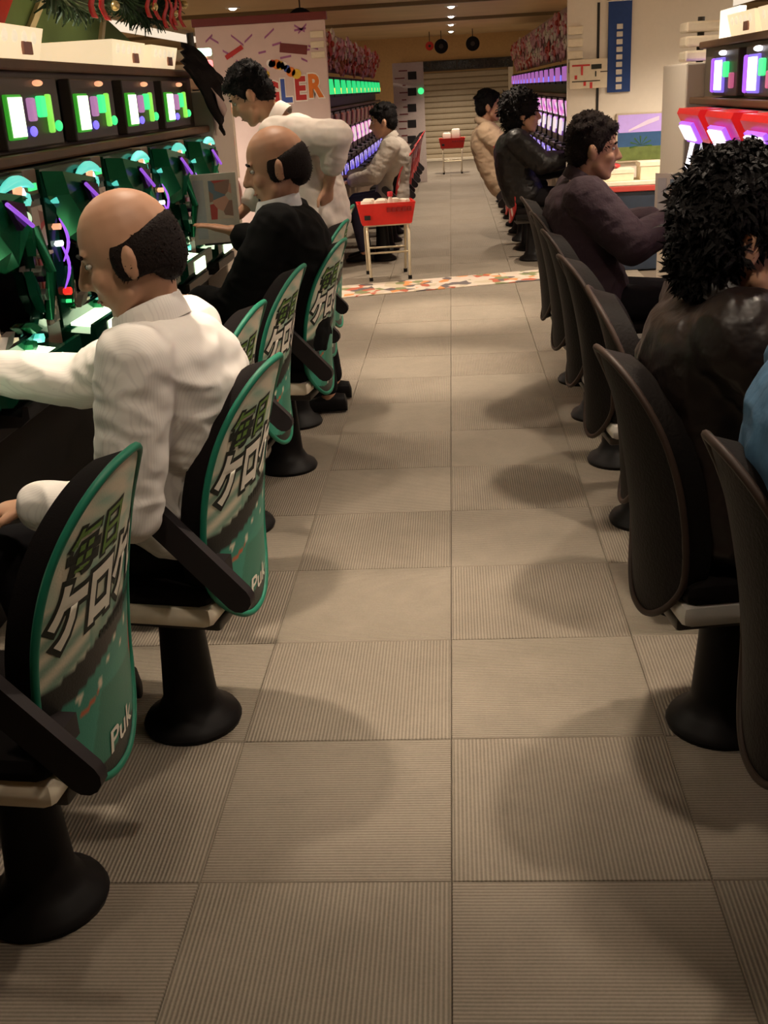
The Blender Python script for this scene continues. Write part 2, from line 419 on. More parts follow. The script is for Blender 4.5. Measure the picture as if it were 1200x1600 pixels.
def back_parts(t, cushion_m, pipe_m, cover_fn=None, cover_mat=None):
    cush = MB(); rr = back_rows(0); fr = back_rows(0, .93, -.062)
    grid_add(cush, rr); grid_add(cush, fr, True)
    n = NS+1                      # close the rim
    o2 = len(rr)*n; fs = []
    for j in range(NT):
        fs.append((j*n, (j+1)*n, o2+(j+1)*n, o2+j*n)); fs.append((j*n+NS, o2+j*n+NS, o2+(j+1)*n+NS, (j+1)*n+NS))
    for i in range(NS):
        fs.append((i, o2+i, o2+i+1, i+1)); fs.append((NT*n+i, NT*n+i+1, o2+NT*n+i+1, o2+NT*n+i))
    cush.add([], [])
    cush.f += [list(f) for f in fs]; cush.mi += [0]*len(fs)
    cush.build('backrest', cushion_m, t, 50)
    rim = [r_[-1] for r_ in rr]+[r_[0] for r_ in rr[::-1]]
    rim = [Vector(p)+Vector((.002, 0, 0)) for p in rim]; rim.append(rim[0])
    MB().tube(rim, .0075, 8).build('piping', pipe_m, t, 60)
    if cover_fn:
        cv = MB(); grid_add(cv, back_rows(.0022, .985)); me = cv.mesh('printed_cover', cover_mat, 60, False); color_mesh(me, cover_fn)
        return link('printed_cover', me, t)
def make_chair(name, label, group, cushion_m, pipe_m, cover_fn=None, cover_mat=None, letters=False, seat_m=CREAM):
    t = thing(name, label, 'chair', (0, 0, 0), 0, group)
    MB().lathe([(.0, 0), (.118, 0), (.122, .012), (.114, .028), (.085, .045), (.066, .08), (.058, .20), (.050, .335), (0, .335)], 28).build('pedestal', BLACKP, t, 40)
    MB().box(-.16, .16, -.13, .13, .325, .36, .008).build('seat_plate', DARKMET, t, 30)
    sm = MB().box(-.27, .17, -.195, .195, .36, .415, .022).build('seat_pan', seat_m, t, 40)
    MB().box(-.265, .165, -.19, .19, .405, .46, .026).build('seat_cushion', cushion_m, t, 40)
    for sy in ((-1,) if cover_fn else ()):            # sloping bracket arms from the seat to the foot of the backrest
        a = MB(); A0, A1 = (.085, .640), (.255, .463); dx_, dz_ = A1[0]-A0[0], A1[1]-A0[1]; L_ = math.hypot(dx_, dz_); dx_ /= L_; dz_ /= L_
        poly = []
        for (cx_, cz_), k0 in ((A0, 90), (A1, -90)):
            for q in range(7):
                an = R_(k0+q*30); poly.append((cx_+.030*(math.cos(an)*dx_-math.sin(an)*dz_), cz_+.030*(math.cos(an)*dz_+math.sin(an)*dx_)))
        a.prism(poly, sy*.238, sy*.212, 'y')
        a.box(.175, .215, min(sy*.15, sy*.215), max(sy*.15, sy*.215), .49, .53)
        a.build('tilt_lever', mat('lever_grey', (.020, .016, .017), .55, spec=.25), t, 40)
    pc = back_parts(t, cushion_m, pipe_m, cover_fn, cover_mat)
    if letters:
        OUT = mat('print_outline', (.015, .018, .012), .6); WHT = mat('print_white', (.78, .74, .62), .6); GRN = mat('print_green', (.14, .26, .05), .6)
        def place(cx, cz, sl, sx=1, off=.004):
            return lambda u, v: back_surf(cx+u*sx+v*.12, cz+v+(u*sx)*sl, off)
        text_obj('ケロケロ', .118, OUT, pc, place(.0, .70, .12, .72, .0034), .0150, 'letter_outline', .95, 2)
        text_obj('ケロケロ', .118, WHT, pc, place(.0, .70, .12, .72, .0042), .0055, 'lettering', .95, 2)
        text_obj('毎日', .082, OUT, pc, place(-.055, .795, .12, .95, .0036), .0065, 'letter_outline', 1, 2)
        text_obj('毎日', .082, GRN, pc, place(-.055, .795, .12, .95, .0044), .001, 'lettering', 1, 2)
        fine = MB()
        for k in range(15):
            u0 = -.075+k*.0125; q = [back_surf(.03+u, .625+v+u*.12, .0038) for u, v in ((u0, -.008), (u0+.008, -.008), (u0+.008, .008), (u0, .008))]
            fine.add(q, [(0, 1, 2, 3)])
        fine.build('small_print', OUT, pc)
        text_obj('Puk', .060, WHT, pc, place(.02, .395, .10, 1.25, .0040), .001, 'lettering', 1, 1)
    return t
PIPEG = mat('green_piping', (.008, .17, .10), .5)
chairG = make_chair('arcade_chair', '', 'green printed chairs', BLACKF, PIPEG, print_green, attr_mat('printed_vinyl_green', .45), True)
chairB = make_chair('arcade_chair', '', 'black chairs', mat('black_leatherette', (.005, .0035, .003), .6, bump=.15, bscale=120, spec=.10), mat('brown_piping', (.030, .018, .013), .55, spec=.2), None, None, False, mat('grey_plastic', (.42, .40, .36), .4))
chairR = make_chair('arcade_chair', '', 'red printed chairs', BLACKF, mat('red_piping', (.35, .02, .02), .5), print_red, attr_mat('printed_vinyl_red', .5), False, BLACKP)
def put_chair(proto, state, x, y, rz, label, group):
    if not state: state.append(1); proto.location = (x, y, 0); proto.rotation_euler = (0, 0, rz); proto['label'] = label; proto['group'] = group; return proto
    return dup(proto, (x, y, 0), rz, label, group)
sg, sb, sr = [], [], []
PITCHY = .65
gl = ['green printed arcade chair nearest the camera in the left row, empty', 'green printed arcade chair carrying the balding man in the white shirt',
      'green printed arcade chair directly beyond the white-shirted man, empty', 'fourth green printed arcade chair of the left row, empty',
      'green printed arcade chair carrying the man in the black suit', 'green printed arcade chair just beyond the black-suited man',
      'green printed arcade chair farthest down the left row by the end post']
for k, (dx, a) in enumerate([(-.035, -6), (.112, -10), (-.03, -6), (0, -6), (.08, -9), (.03, -6), (0, -4)]):
    put_chair(chairG, sg, -.80+dx, 1.67+PITCHY*k, R_(a), gl[k], 'green printed chairs of the left row')
bl = ['black arcade chair nearest the camera on the right, holding the denim-shirted person', 'black arcade chair carrying the person with thick curly black hair',
      'black arcade chair directly beyond the curly-haired person, empty', 'black arcade chair two places before the purple-sweatered man, empty', 'black arcade chair right before the purple-sweatered man, empty',
      'black arcade chair carrying the man in the dark purple sweater', 'black arcade chair farthest down the near right row, empty']
for k, (dx, a) in enumerate([(.05, 184), (-.04, 188), (.02, 176), (0, 186), (0, 183), (0, 186), (0, 180)]):
    put_chair(chairB, sb, .63+dx, 1.62+PITCHY*k, R_(a), bl[k], 'black chairs of the near right row')
for k in range(9):
    put_chair(chairR, sr, -.66, 10.15+PITCHY*k*1.0, R_(-6+3*(k % 3)), ('red printed chair under the grey-shirted person, far left row' if k == 0 else f'{ORD[k]} red printed chair from the red box stand, far left row'), 'red printed chairs of the far left row')
for k in range(9):
    put_chair(chairR, sr, .68, 9.75+PITCHY*k, R_(182-3*(k % 3)), {0: 'red and cream chair carrying the person in the black leather jacket', 2: 'red and cream chair carrying the person in the beige hoodie'}.get(k, f'{ORD[k]} red and cream chair of the far right row counted from the confetti strip'), 'red printed chairs of the far right row')

# ================================================================== the machine islands
WOOD = mat('brown_trim', (.115, .060, .028), .5, var=.3, scale=9)
GREYP = mat('grey_fascia', (.12, .095, .07), .5)
PANELD = mat('dark_fascia', (.055, .05, .05), .45)
KICK = mat('black_kick_board', (.010, .009, .009), .5)
def island(side, sx, y0, y1, post, X=1.28, far=False):
    """each island is a base with its counter, a partition behind the machines, an upper cabinet and an end post"""
    rz = 0 if sx < 0 else PI
    a, b = (y0, y1) if sx < 0 else (-y1, -y0)
    bm_ = mat('brown_base', (.16, .10, .06), .55) if far else KICK
    t = thing('machine_counter', f'long low {"brown" if far else "black"} counter carrying the machines of the {side} island', 'counter', (sx*X, 0, 0), rz)
    MB().box(-.70, -.12, a, b, -.01, .60).build('base', bm_, t)
    MB().box(-.70, .02, a, b, .60, .64, .006).build('counter_deck', WOOD if far else PANELD, t)
    p = MB().box(-.70, -.26, a, b, .641, 1.284).build('partition', KICK)
    p.location = (sx*X, 0, 0); p.rotation_euler = (0, 0, rz); tag(p, f'black partition standing behind the machines of the {side} island', 'partition')
    t = thing('upper_cabinet', f'long grey-brown cabinet above the machines of the {side} island', 'cabinet', (sx*X, 0, 0), rz)
    MB().box(-.70, -.10, a, b, 1.325, 1.565).build('upper_panel', PANELD if far else GREYP, t)
    MB().box(-.70, -.02, a, b, 1.29, 1.325, .008).build('lower_ledge', WOOD, t)
    MB().box(-.70, -.06, a, b, 1.565, 1.60, .008).build('top_ledge', WOOD, t)
    if post:
        p_, q = post if sx < 0 else (-post[1], -post[0])
        o = MB().box(-.70, .0, p_, q, 0, 1.50, .01).build('end_post', WHITEP)
        o.location = (sx*X, 0, 0); o.rotation_euler = (0, 0, rz); tag(o, f'plain off-white post closing the {side} island', 'post')
island('near left', -1, -.6, 6.15, (6.16, 6.72))
island('near right', 1, -.6, 6.45, (6.46, 7.15))

GREEN = mat('metallic_green', (.010, .16, .065), .22, .55)
GREEN2 = mat('dark_green_gloss', (.004, .055, .030), .15, .3)
PURPLE_L = mat('purple_lamp', (.3, .1, .8), .4, emit=(.42, .12, 1), es=.9)
GREEN_L = mat('green_lamp', (.1, .9, .3), .4, emit=(.06, .95, .28), es=1.0)
WG_L = mat('white_green_lamp', (.9, 1, .85), .4, emit=(.80, 1, .62), es=2.6)
CY_L = mat('cyan_lamp', (.3, .9, .9), .3, emit=(.10, .75, .62), es=.8)
PEACH_L = mat('peach_lamp', (1, .5, .3), .4, emit=(1, .42, .22), es=1.0)
RED_L = mat('red_lamp', (.9, .05, .03), .35, emit=(1, .03, .02), es=.9)
BLUE_L = mat('blue_lamp', (.2, .2, 1), .35, emit=(.20, .18, 1), es=1.2)
WHITE_L = mat('white_lamp', (1, 1, 1), .4, emit=(.92, .9, 1), es=2.5)
PLAY_G = patch('playfield_green', [(.02, .02, .02), (.10, .03, .03), (.02, .09, .05), (.22, .15, .10), (.03, .03, .04), (.16, .05, .05), (.02, .05, .06), (.30, .22, .18)], 22, .35, .35, (1, 1, 2.2))
LCD = patch('playfield_screen', [(.10, .10, .18), (.35, .18, .25), (.05, .35, .4), (.5, .4, .3), (.04, .05, .1)], 26, .2, .9)
PLAY_R = patch('playfield_red', [(.015, .012, .012), (.02, .015, .02), (.45, .28, .03), (.02, .02, .02), (.05, .22, .12), (.02, .02, .02), (.30, .02, .02), (.20, .22, .30)], 24, .3, .5, (1, 1.6, .9))
DOTS = patch('rating_card', [(.50, .42, .30), (.16, .12, .08), (.42, .33, .22), (.10, .08, .06)], 60, .6)
CARD = patch('printed_card', [(.62, .48, .38), (.45, .06, .05), (.55, .45, .36), (.15, .2, .25), (.60, .30, .22), (.30, .16, .12)], 16, .5)
PANE = glass('clear_pane')

def frame_ring(mb, y0, y1, z0, z1, cy, cz, ry, rz, x0, x1, n=32):
    """rectangular door frame with a rounded opening"""
    outer = []; inner = []
    for k in range(n):
        a = 2*PI*k/n; c, s_ = math.cos(a), math.sin(a)
        e = .55; iy = math.copysign(abs(c)**e, c)*ry; iz = math.copysign(abs(s_)**e, s_)*rz
        inner.append((cy+iy, cz+iz))
        m_ = max(abs(c), abs(s_)); oy = c/m_; oz = s_/m_
        outer.append(((y0+y1)/2+oy*(y1-y0)/2, (z0+z1)/2+oz*(z1-z0)/2))
    vs = [(x1, *p) for p in outer]+[(x1+.012, *p) for p in inner]+[(x0, *p) for p in outer]+[(x0, *p) for p in inner]
    fs = []
    for k in range(n):
        j = (k+1) % n
        fs += [(k, j, n+j, n+k), (2*n+k, 2*n+j, j, k), (n+k, n+j, 3*n+j, 3*n+k), (3*n+k, 3*n+j, 2*n+j, 2*n+k)]
    mb.add(vs, fs)
def tray(mb, x1, z0, z1, w, dip=.03):
    prof = [(0, z0), (x1*.75, z0), (x1, z0+.4*(z1-z0)), (x1, z1), (x1-.015, z1), (x1-.02, z1-dip), (.02, z1-dip*.6), (0, z1)]
    mb.prism(prof, -w, w, 'y')
def make_green():
    t = thing('pachinko_machine', '', 'pachinko machine', (0, 0, 0), 0, 'green upright pachinko machines')
    MB().box(-.21, 0, -.258, .258, .641, 1.285, .004).build('cabinet', BLACKP, t)
    fr = MB(); frame_ring(fr, -.255, .255, .80, 1.28, 0, 1.03, .205, .195, 0, .035); fo = fr.build('door_frame', GREEN2, t, 35)
    MB().box(.0005, .004, -.21, .21, .83, 1.235).build('playfield', PLAY_G, t)
    MB().box(.004, .012, -.10, .09, .99, 1.12, .003).build('screen', LCD, t)
    for k, (y, z) in enumerate([(-.14, .95), (.13, .93), (-.03, .90), (.15, 1.08), (.02, 1.17)]):
        MB().lathe([(0, .004), (.028, .004), (.022, .022), (0, .022)], 12, (0, y, z), 'x').build('pin_cup', [CREAM, MATS['red_lamp'], MATS['peach_lamp']][k % 3], t, 40)
    MB().box(.030, .033, -.20, .20, .84, 1.225).build('pane', PANE, t)
    # hanging shield-shaped ornament at the upper left, with a dark lens
    s_ = MB(); P = [(.04, -.25, 1.275), (.04, .04, 1.245), (.04, .055, 1.15), (.04, .0, 1.03), (.04, -.10, 1.06), (.04, -.23, 1.20)]
    Q = [(.095, -.22, 1.27), (.12, .01, 1.235), (.125, .02, 1.15), (.085, -.005, 1.05), (.11, -.10, 1.10), (.10, -.2, 1.20)]
    n = len(P); s_.add(P+Q, [tuple(range(n, 2*n))]+[(i, (i+1) % n, n+(i+1) % n, n+i) for i in range(n)]+[tuple(range(n-1, -1, -1))])
    sh_ = s_.build('shield_ornament', GREEN, t)
    MB().prism([(-.13, 1.235), (-.01, 1.215), (.0, 1.165), (-.06, 1.15)], .118, .132, 'x').build('lens', mat('smoked_lens', (.02, .004, .03), .08), sh_)
    MB().tube([(.135, -.14, 1.225), (.138, -.07, 1.19), (.14, .0, 1.155)], .006, 8).build('trim_strip', mat('purple_trim', (.28, .10, .5), .25, .5, emit=(.35, .1, .8), es=.8), sh_, 40)
    # lit crown along the top
    cr = MB(); pts = [(.062, -.0+.25*i/14, 1.242+.022*math.sin(PI*i/14)) for i in range(15)]; cr.tube(pts, [.006+.011*math.sin(PI*i/14) for i in range(15)], 10); cr.build('crown_lamp', CY_L, t, 60)
    cr = MB(); pts = [(.06, .03+.21*i/12, 1.203+.014*math.sin(PI*i/12)) for i in range(13)]; cr.tube(pts, [.004+.007*math.sin(PI*i/12) for i in range(13)], 8); cr.build('crown_rib', GREEN, t, 60)
    MB().ell((.06, .10, 1.165), (.022, .034, .018)).build('peach_bulb', PEACH_L, t, 60)
    MB().ell((.06, .165, 1.160), (.016, .02, .02)).build('pale_bulb', mat('pale_bulb', (.8, 1, .8), .3, emit=(.55, .8, .5), es=.8), t, 60)
    for z0, z1, x in ((.92, 1.06, -.238), (1.0, 1.13, -.212)):
        MB().tube([(.052+.022*math.sin(PI*i/9), x+.018*i/9, z0+(z1-z0)*i/9) for i in range(10)], [.002+.0035*math.sin(PI*i/9) for i in range(10)], 8).build('side_lamp', PURPLE_L, t, 60)
    for y, z, l_, a_, m_ in ((-.19, .92, .13, 65, GREEN), (.17, .95, .14, 110, GREEN2), (.20, 1.10, .10, 80, GREEN), (-.10, .86, .10, 20, CHROME), (.10, .86, .10, 165, GREEN), (.03, 1.13, .09, 30, CHROME)):
        c_, s2_ = math.cos(R_(a_)), math.sin(R_(a_)); q = [(-l_/2, 0), (0, .017), (l_/2, .004), (.01, -.013)]
        MB().prism([(y+u*c_-v*s2_, z+u*s2_+v*c_) for u, v in q], .036, .062, 'x').build('trim_blade', m_, t)
    rg = random.Random(21); gems = [WHITE_L, PEACH_L, CY_L, RED_L, GREEN_L, mat('smoked_lens', (.02, .004, .03), .08), CHROME, GREEN]
    for k in range(22):
        a_ = rg.uniform(0, 2*PI); y = .222*math.copysign(abs(math.cos(a_))**.5, math.cos(a_)); z = 1.03+.215*math.copysign(abs(math.sin(a_))**.5, math.sin(a_)); r_ = rg.uniform(.008, .02); e_ = rg.uniform(.6, 1.8)
        q = [(y+r_*math.cos(j*PI/3+a_)*e_, z+r_*math.sin(j*PI/3+a_)) for j in range(6)]
        MB().prism(q, .036, .05+r_, 'x').build('frame_gem', gems[k % 8], t)
    MB().box(.034, .046, -.2, .0, .845, .853).build('card_rail', CREAM, t)
    MB().box(.034, .040, -.19, -.10, .856, .925, .001).build('rating_card', DOTS, t)
    MB().tube([(.052, .235, .86), (.085, .228, 1.0), (.056, .225, 1.13)], .016, 8).build('side_rib', GREEN, t, 60)
    u = MB(); tray(u, .135, .715, .805, .25); up_ = u.build('upper_tray', GREEN2, t)
    MB().prism([(.035, .793), (.118, .783), (.118, .790), (.035, .803)], -.19, .13, 'y').build('tray_light', WG_L, up_)
    MB().box(.132, .140, -.12, .08, .735, .79, .003).build('front_light', WG_L, up_)
    lo = MB(); tray(lo, .12, .646, .705, .2); lo.build('lower_tray', mat('tray_black', (.015, .014, .014), .35), t)
    MB().lathe([(0, 0), (.036, 0), (.045, .03), (.045, .06), (.03, .085), (0, .09)], 18, (.02, .215, .685), 'x').build('handle', mat('handle_grey', (.25, .24, .22), .3, .4), t, 40)
    return t
def make_red():
    t = thing('pachinko_machine', '', 'pachinko machine', (0, 0, 0), 0, 'red upright pachinko machines')
    MB().box(-.21, 0, -.258, .258, .641, 1.285, .004).build('cabinet', BLACKP, t)
    fr = MB(); frame_ring(fr, -.255, .255, .80, 1.17, 0, .985, .205, .165, 0, .035); fr.build('door_frame', mat('black_chrome', (.03, .028, .03), .2, .6), t, 35)
    MB().box(.0005, .004, -.21, .21, .82, 1.15).build('playfield', PLAY_R, t)
    MB().box(.030, .033, -.2, .2, .83, 1.14).build('pane', PANE, t)
    h = MB(); h.prism([(0, 1.145), (.06, 1.13), (.13, 1.26), (.12, 1.285), (0, 1.285)], -.25, .25, 'y'); ho = h.build('hood', mat('red_hood', (.62, .012, .015), .25, emit=(1, .02, .02), es=.25), t)
    MB().prism([(.072, 1.135), (.120, 1.225), (.134, 1.215), (.088, 1.125)], -.17, .12, 'y').build('screen_bezel', PURPLE_L, ho)
    MB().prism([(.086, 1.146), (.122, 1.214), (.140, 1.202), (.104, 1.136)], -.145, .095, 'y').build('screen', mat('pale_screen', (1, .9, 1), .3, emit=(1, .82, 1), es=1.6), ho)
    for y, m_ in ((-.225, 'white_lamp'), (.215, 'peach_lamp')):
        MB().tube([(.05, y, .84), (.075, y, .98), (.05, y, 1.12)], .012, 8).build('side_lamp', MATS[m_], t, 60)
    MB().ell((.045, -.1, .90), (.018, .03, .05)).build('yellow_bulb', mat('yellow_bulb', (1, .7, .1), .3, emit=(1, .65, .05), es=2), t, 60)
    MB().ell((.045, .06, .86), (.018, .05, .02)).build('white_bulb', WHITE_L, t, 60)
    u = MB(); tray(u, .135, .715, .805, .25); up_ = u.build('upper_tray', mat('tray_red', (.22, .015, .02), .3), t)
    MB().prism([(.035, .793), (.118, .783), (.118, .790), (.035, .803)], -.19, .13, 'y').build('tray_light', mat('blue_white_lamp', (.6, .6, 1), .4, emit=(.45, .45, 1), es=1.6), up_)
    lo = MB(); tray(lo, .12, .646, .705, .2); lo.build('lower_tray', MATS['tray_black'], t)
    MB().lathe([(0, 0), (.036, 0), (.045, .03), (.045, .06), (.03, .085), (0, .09)], 18, (.02, .215, .685), 'x').build('handle', MATS['handle_grey'], t, 40)
    return t
def make_lender(cat_group):
    t = thing('token_unit', '', 'token unit', (0, 0, 0), 0, cat_group)
    MB().box(-.15, .03, -.055, .055, .641, 1.285, .004).build('body', mat('lender_brown', (.20, .13, .09), .4), t)
    MB().box(.03, .036, -.046, .046, 1.06, 1.18, .002).build('printed_card', CARD, t)
    MB().box(.03, .048, -.05, .05, 1.035, 1.045, .002).build('card_rail', CREAM, t)
    MB().box(.03, .035, -.02, .02, .94, 1.03, .001).build('pale_strip', mat('strip_pink', (.55, .42, .36), .5), t)
    MB().box(.03, .036, -.046, -.024, .92, 1.03, .001).build('red_strip', mat('strip_red', (.42, .10, .07), .5), t)
    MB().box(.03, .036, .024, .046, .92, 1.03, .001).build('dark_strip', mat('strip_slate', (.10, .11, .13), .5), t)
    MB().box(.03, .036, -.046, .046, .83, .905, .001).build('rating_card', DOTS, t)
    MB().box(.03, .040, -.035, .035, 1.20, 1.215, .002).build('bill_slot', DARKMET, t)
    MB().box(.03, .036, -.03, .03, 1.225, 1.245, .001).build('indicator', GREEN_L, t)
    return t
def make_counter(lbl_group, left):
    t = thing('data_counter', '', 'data counter', (0, 0, 0), 0, lbl_group)
    MB().box(-.045, .0, -.27, .24, 1.335, 1.545, .006).build('housing', mat('counter_brown', (.055, .042, .036), .4), t)
    if left:
        d = MB().box(0, .014, -.262, -.135, 1.365, 1.495, .004).build('display_bezel', mat('green_bezel', (.01, .12, .03), .4, emit=(.1, .8, .05), es=.35), t)
        MB().box(.012, .018, -.252, -.145, 1.373, 1.487).build('display', WG_L, d)
        MB().box(0, .02, -.075, -.035, 1.415, 1.485, .006).build('mini_screen', mat('mini_screen', (.3, .15, .3), .3, emit=(.5, .22, .45), es=.8), t)
        MB().ell((.008, -.06, 1.385), (.010, .022, .016)).build('blue_bulb', mat('blue_bulb', (.2, .15, .9), .3, emit=(.2, .15, 1), es=1.4), t, 60)
        MB().box(0, .02, .01, .06, 1.425, 1.49, .006).build('green_display', GREEN_L, t)
        MB().box(0, .02, .095, .115, 1.375, 1.495, .006).build('level_lamp', mat('lime_lamp', (.4, .9, .2), .4, emit=(.30, .9, .10), es=.8), t)
        MB().ell((.01, .175, 1.395), (.012, .018, .018)).build('call_button', GREEN_L, t, 60)
        MB().ell((.01, .03, 1.528), (.016, .026, .010)).build('pale_top_bulb', PEACH_L, t, 60)
    else:
        d = MB().box(0, .014, -.17, .0, 1.35, 1.51, .004).build('display_bezel', mat('blue_bezel', (.1, .08, .3), .4, emit=(.3, .2, 1), es=.8), t)
        MB().box(.012, .018, -.155, -.015, 1.362, 1.498).build('display', WHITE_L, d)
        MB().box(0, .02, .025, .085, 1.42, 1.49, .006).build('green_display', GREEN_L, t)
        MB().box(0, .02, -.235, -.195, 1.35, 1.51, .01).build('level_lamp', PURPLE_L, t)
        MB().box(0, .02, .15, .19, 1.37, 1.44, .006).build('mini_screen', mat('mini_screen2', (.35, .12, .2), .3, emit=(.7, .15, .3), es=.6), t)
        MB().ell((.01, -.02, 1.53), (.02, .035, .012)).build('pale_top_bulb', WHITE_L, t, 60)
    return t
used = set()
def put(proto, loc, rz, label, group):
    if id(proto) not in used:
        used.add(id(proto)); proto.location = loc; proto.rotation_euler = (0, 0, rz); proto['label'] = label; proto['group'] = group; return proto
    return dup(proto, loc, rz, label, group)
WHERE = ['beside the nearest green chair', "in front of the white-shirted balding man", 'third along the left island', 'fourth along the left island', 'in front of the black-suited man', 'just beyond the black-suited man', 'next to the left end post']
WHERE_R = ['beside the denim-shirted person', 'in front of the curly-haired person', 'just beyond the curly-haired person', 'fourth along the right island', 'right before the purple-sweatered man', 'in front of the purple-sweatered man', 'next to the right end post']
mg = make_green(); lg = make_lender('grey token units of the left island'); cg = make_counter('data counters of the left island', True)
for k in range(7):
    y = 1.67+PITCHY*k
    put(mg, (-1.28, y, 0), 0, f'green lit upright pachinko machine {WHERE[k]}', 'green upright pachinko machines')
    put(cg, (-1.328, y+.02, 0), 0, f'white-lit data counter over the green machine {WHERE[k]}', 'data counters of the left island')
    if k < 6: put(lg, (-1.28, y+.325, 0), 0, f'narrow token unit past the green machine {WHERE[k]}', 'grey token units of the left island')
mr = make_red(); lr = dup(lg, (0, 0, 0), PI, '', ''); cr_ = make_counter('data counters of the right island', False)
for k in range(7):
    y = 1.62+PITCHY*k+.22
    put(mr, (1.28, y, 0), PI, f'red hooded upright pachinko machine {WHERE_R[k]}', 'red upright pachinko machines')
    put(cr_, (1.328, y+.02, 0), PI, f'bluish-lit data counter over the red machine {WHERE_R[k]}', 'data counters of the right island')
    if k < 6: put(lr, (1.28, y+.325, 0), PI, f'narrow token unit past the red machine {WHERE_R[k]}', 'grey token units of the right island')

# ------------------------------------------------------------------ far islands with slot machines
island('far left', -1, 9.46, 18.9, None, 1.12, True); island('far right', 1, 9.46, 21.6, None, 1.12, True)
def make_slot(group, lampm, reelm, bellym, topm):
    t = thing('slot_machine', '', 'slot machine', (0, 0, 0), 0, group)
    c = MB(); c.prism([(-.25, .642), (.06, .642), (.06, .80), (.0, .86), (-.02, 1.10), (.0, 1.284), (-.25, 1.284)], -.235, .235, 'y'); c.build('cabinet', mat('slot_body', (.05, .035, .04), .35, .3), t)
    MB().prism([(-.016, 1.12), (.0, 1.265), (.012, 1.265), (-.004, 1.12)], -.2, .2, 'y').build('top_glass', topm, t)
    rw = MB().prism([(-.008, .93), (-.018, 1.09), (-.008, 1.09), (.004, .93)], -.17, .17, 'y').build('reel_window', reelm, t)
    for k in (-1, 0, 1): MB().prism([(.004, .94), (-.008, 1.08), (.0, 1.08), (.010, .94)], k*.105-.042, k*.105+.042, 'y').build('reel', mat('reel_white', (.85, .8, .78), .4, emit=(1, .85, .9), es=.45), rw)
    MB().box(.055, .066, -.2, .2, .68, .79, .003).build('belly_glass', bellym, t)
    MB().box(.0, .09, -.22, .22, .83, .865, .006).build('button_deck', DARKMET, t)
    MB().ell((.05, .1, .875), (.02, .02, .02)).build('lever_knob', BLACKP, t, 60)
    MB().box(.06, .12, -.21, .21, .645, .67, .008).build('coin_tray', BLACKP, t)
    return t
def make_lampbox(group, m1, m2):
    t = thing('lamp_box', '', 'lamp box', (0, 0, 0), 0, group)
    MB().box(-.018, .02, -.30, .30, 1.42, 1.60, .006).build('housing', BLACKP, t)
    MB().prism([(-.26, 1.445), (.24, 1.445), (.10, 1.575), (-.26, 1.575)], .02, .034, 'x').build('lamp_panel', m1, t)
    MB().box(.02, .032, .245, .285, 1.445, 1.50, .004).build('side_lamp', m2, t)
    return t
PINKR = patch('pink_lights', [(.9, .45, .8), (.9, .8, .9), (.5, .1, .6), (.9, .3, .6), (.3, .1, .4)], 14, .4, .9)
GRNB = patch('green_slats', [(.08, .25, .15), (.25, .3, .2), (.05, .10, .08), (.3, .25, .15)], 16, .4, .5)
BLUB = patch('blue_lights', [(.08, .06, .6), (.25, .2, .9), (.02, .02, .15), (.6, .5, 1), (.1, .05, .4)], 13, .4, .8)
WARMR = patch('warm_lights', [(.9, .35, .08), (.6, .1, .05), (.9, .7, .4), (.3, .08, .1)], 14, .4, 1.2)
VIOR = patch('violet_lights', [(.35, .12, .8), (.7, .3, .9), (.15, .05, .3), (.8, .7, 1)], 14, .4, .7)
s1 = make_slot('far left slot machines', None, PINKR, GRNB, WARMR) if False else make_slot('far left slot machines', GREEN_L, PINKR, BLUB, patch('dark_red_print', [(.10, .02, .02), (.18, .12, .05), (.05, .02, .03), (.3, .08, .04)], 14, .4, .4))
b1 = make_lampbox('green lamp boxes of the far left island', mat('emerald_lamp', (.05, .8, .3), .4, emit=(.02, .9, .25), es=.75), mat('amber_lamp', (1, .5, .1), .4, emit=(1, .35, .02), es=2.5))
s2 = make_slot('far right slot machines', GREEN_L, VIOR, BLUB, PINKR)
b2 = make_lampbox('violet lamp boxes of the far right island', mat('magenta_lamp', (.6, .2, .7), .4, emit=(.6, .2, .7), es=.5), BLUE_L)
for k in range(13):
    y = 10.05+PITCHY*k
    put(s1, (-1.12, y, 0), 0, f'{ORD[k]} slot machine of the far left island counted from the big letter sign', 'far left slot machines')
    put(b1, (-1.12, y, 0), 0, f'green glowing lamp box above the {ORD[k]} far left slot machine', 'green lamp boxes of the far left island')
for k in range(16):
    y = 9.80+.72*k
    put(s2, (1.12, y, 0), PI, f'{ORD[k]} slot machine of the far right island counted from the blue banner', 'far right slot machines')
    put(b2, (1.12, y, .0), PI, f'violet glowing lamp box above the {ORD[k]} far right slot machine', 'violet lamp boxes of the far right island')

# ================================================================== signs, boxes and decorations
# --- big letter sign at the end of the far left island
t = thing('letter_sign', 'tall pinkish white sign with big red, blue and orange letters', 'sign', (-1.50, 9.40, 0))
MB().box(-.52, .52, -.03, .03, 0, 2.0, .004).build('board', mat('pale_pink_board', (.66, .52, .50), .5, var=.12, scale=6), t)
MB().box(-.54, .54, -.035, .03, 2.0, 2.06, .004).build('top_frame', mat('maroon_frame', (.16, .03, .03), .5), t)
lc = [mat('letter_red', (.50, .03, .03), .4), mat('letter_blue', (.05, .10, .42), .4), mat('letter_orange', (.75, .20, .03), .4)]
for i, ch in enumerate('JUGGLER'):
    x = -.30+.118*i; m_ = lc[[2, 1, 0, 0, 1, 0, 2][i]]
    text_obj(ch, .235, mat('letter_white', (.85, .8, .75), .5), t, lambda u, v, x=x, i=i: (x+u*.78, -.0315, 1.43+v+.013*i), .020, 'letter_outline')
    text_obj(ch, .235, m_, t, lambda u, v, x=x, i=i: (x+u*.78, -.0325, 1.43+v+.013*i), .010, 'letter')
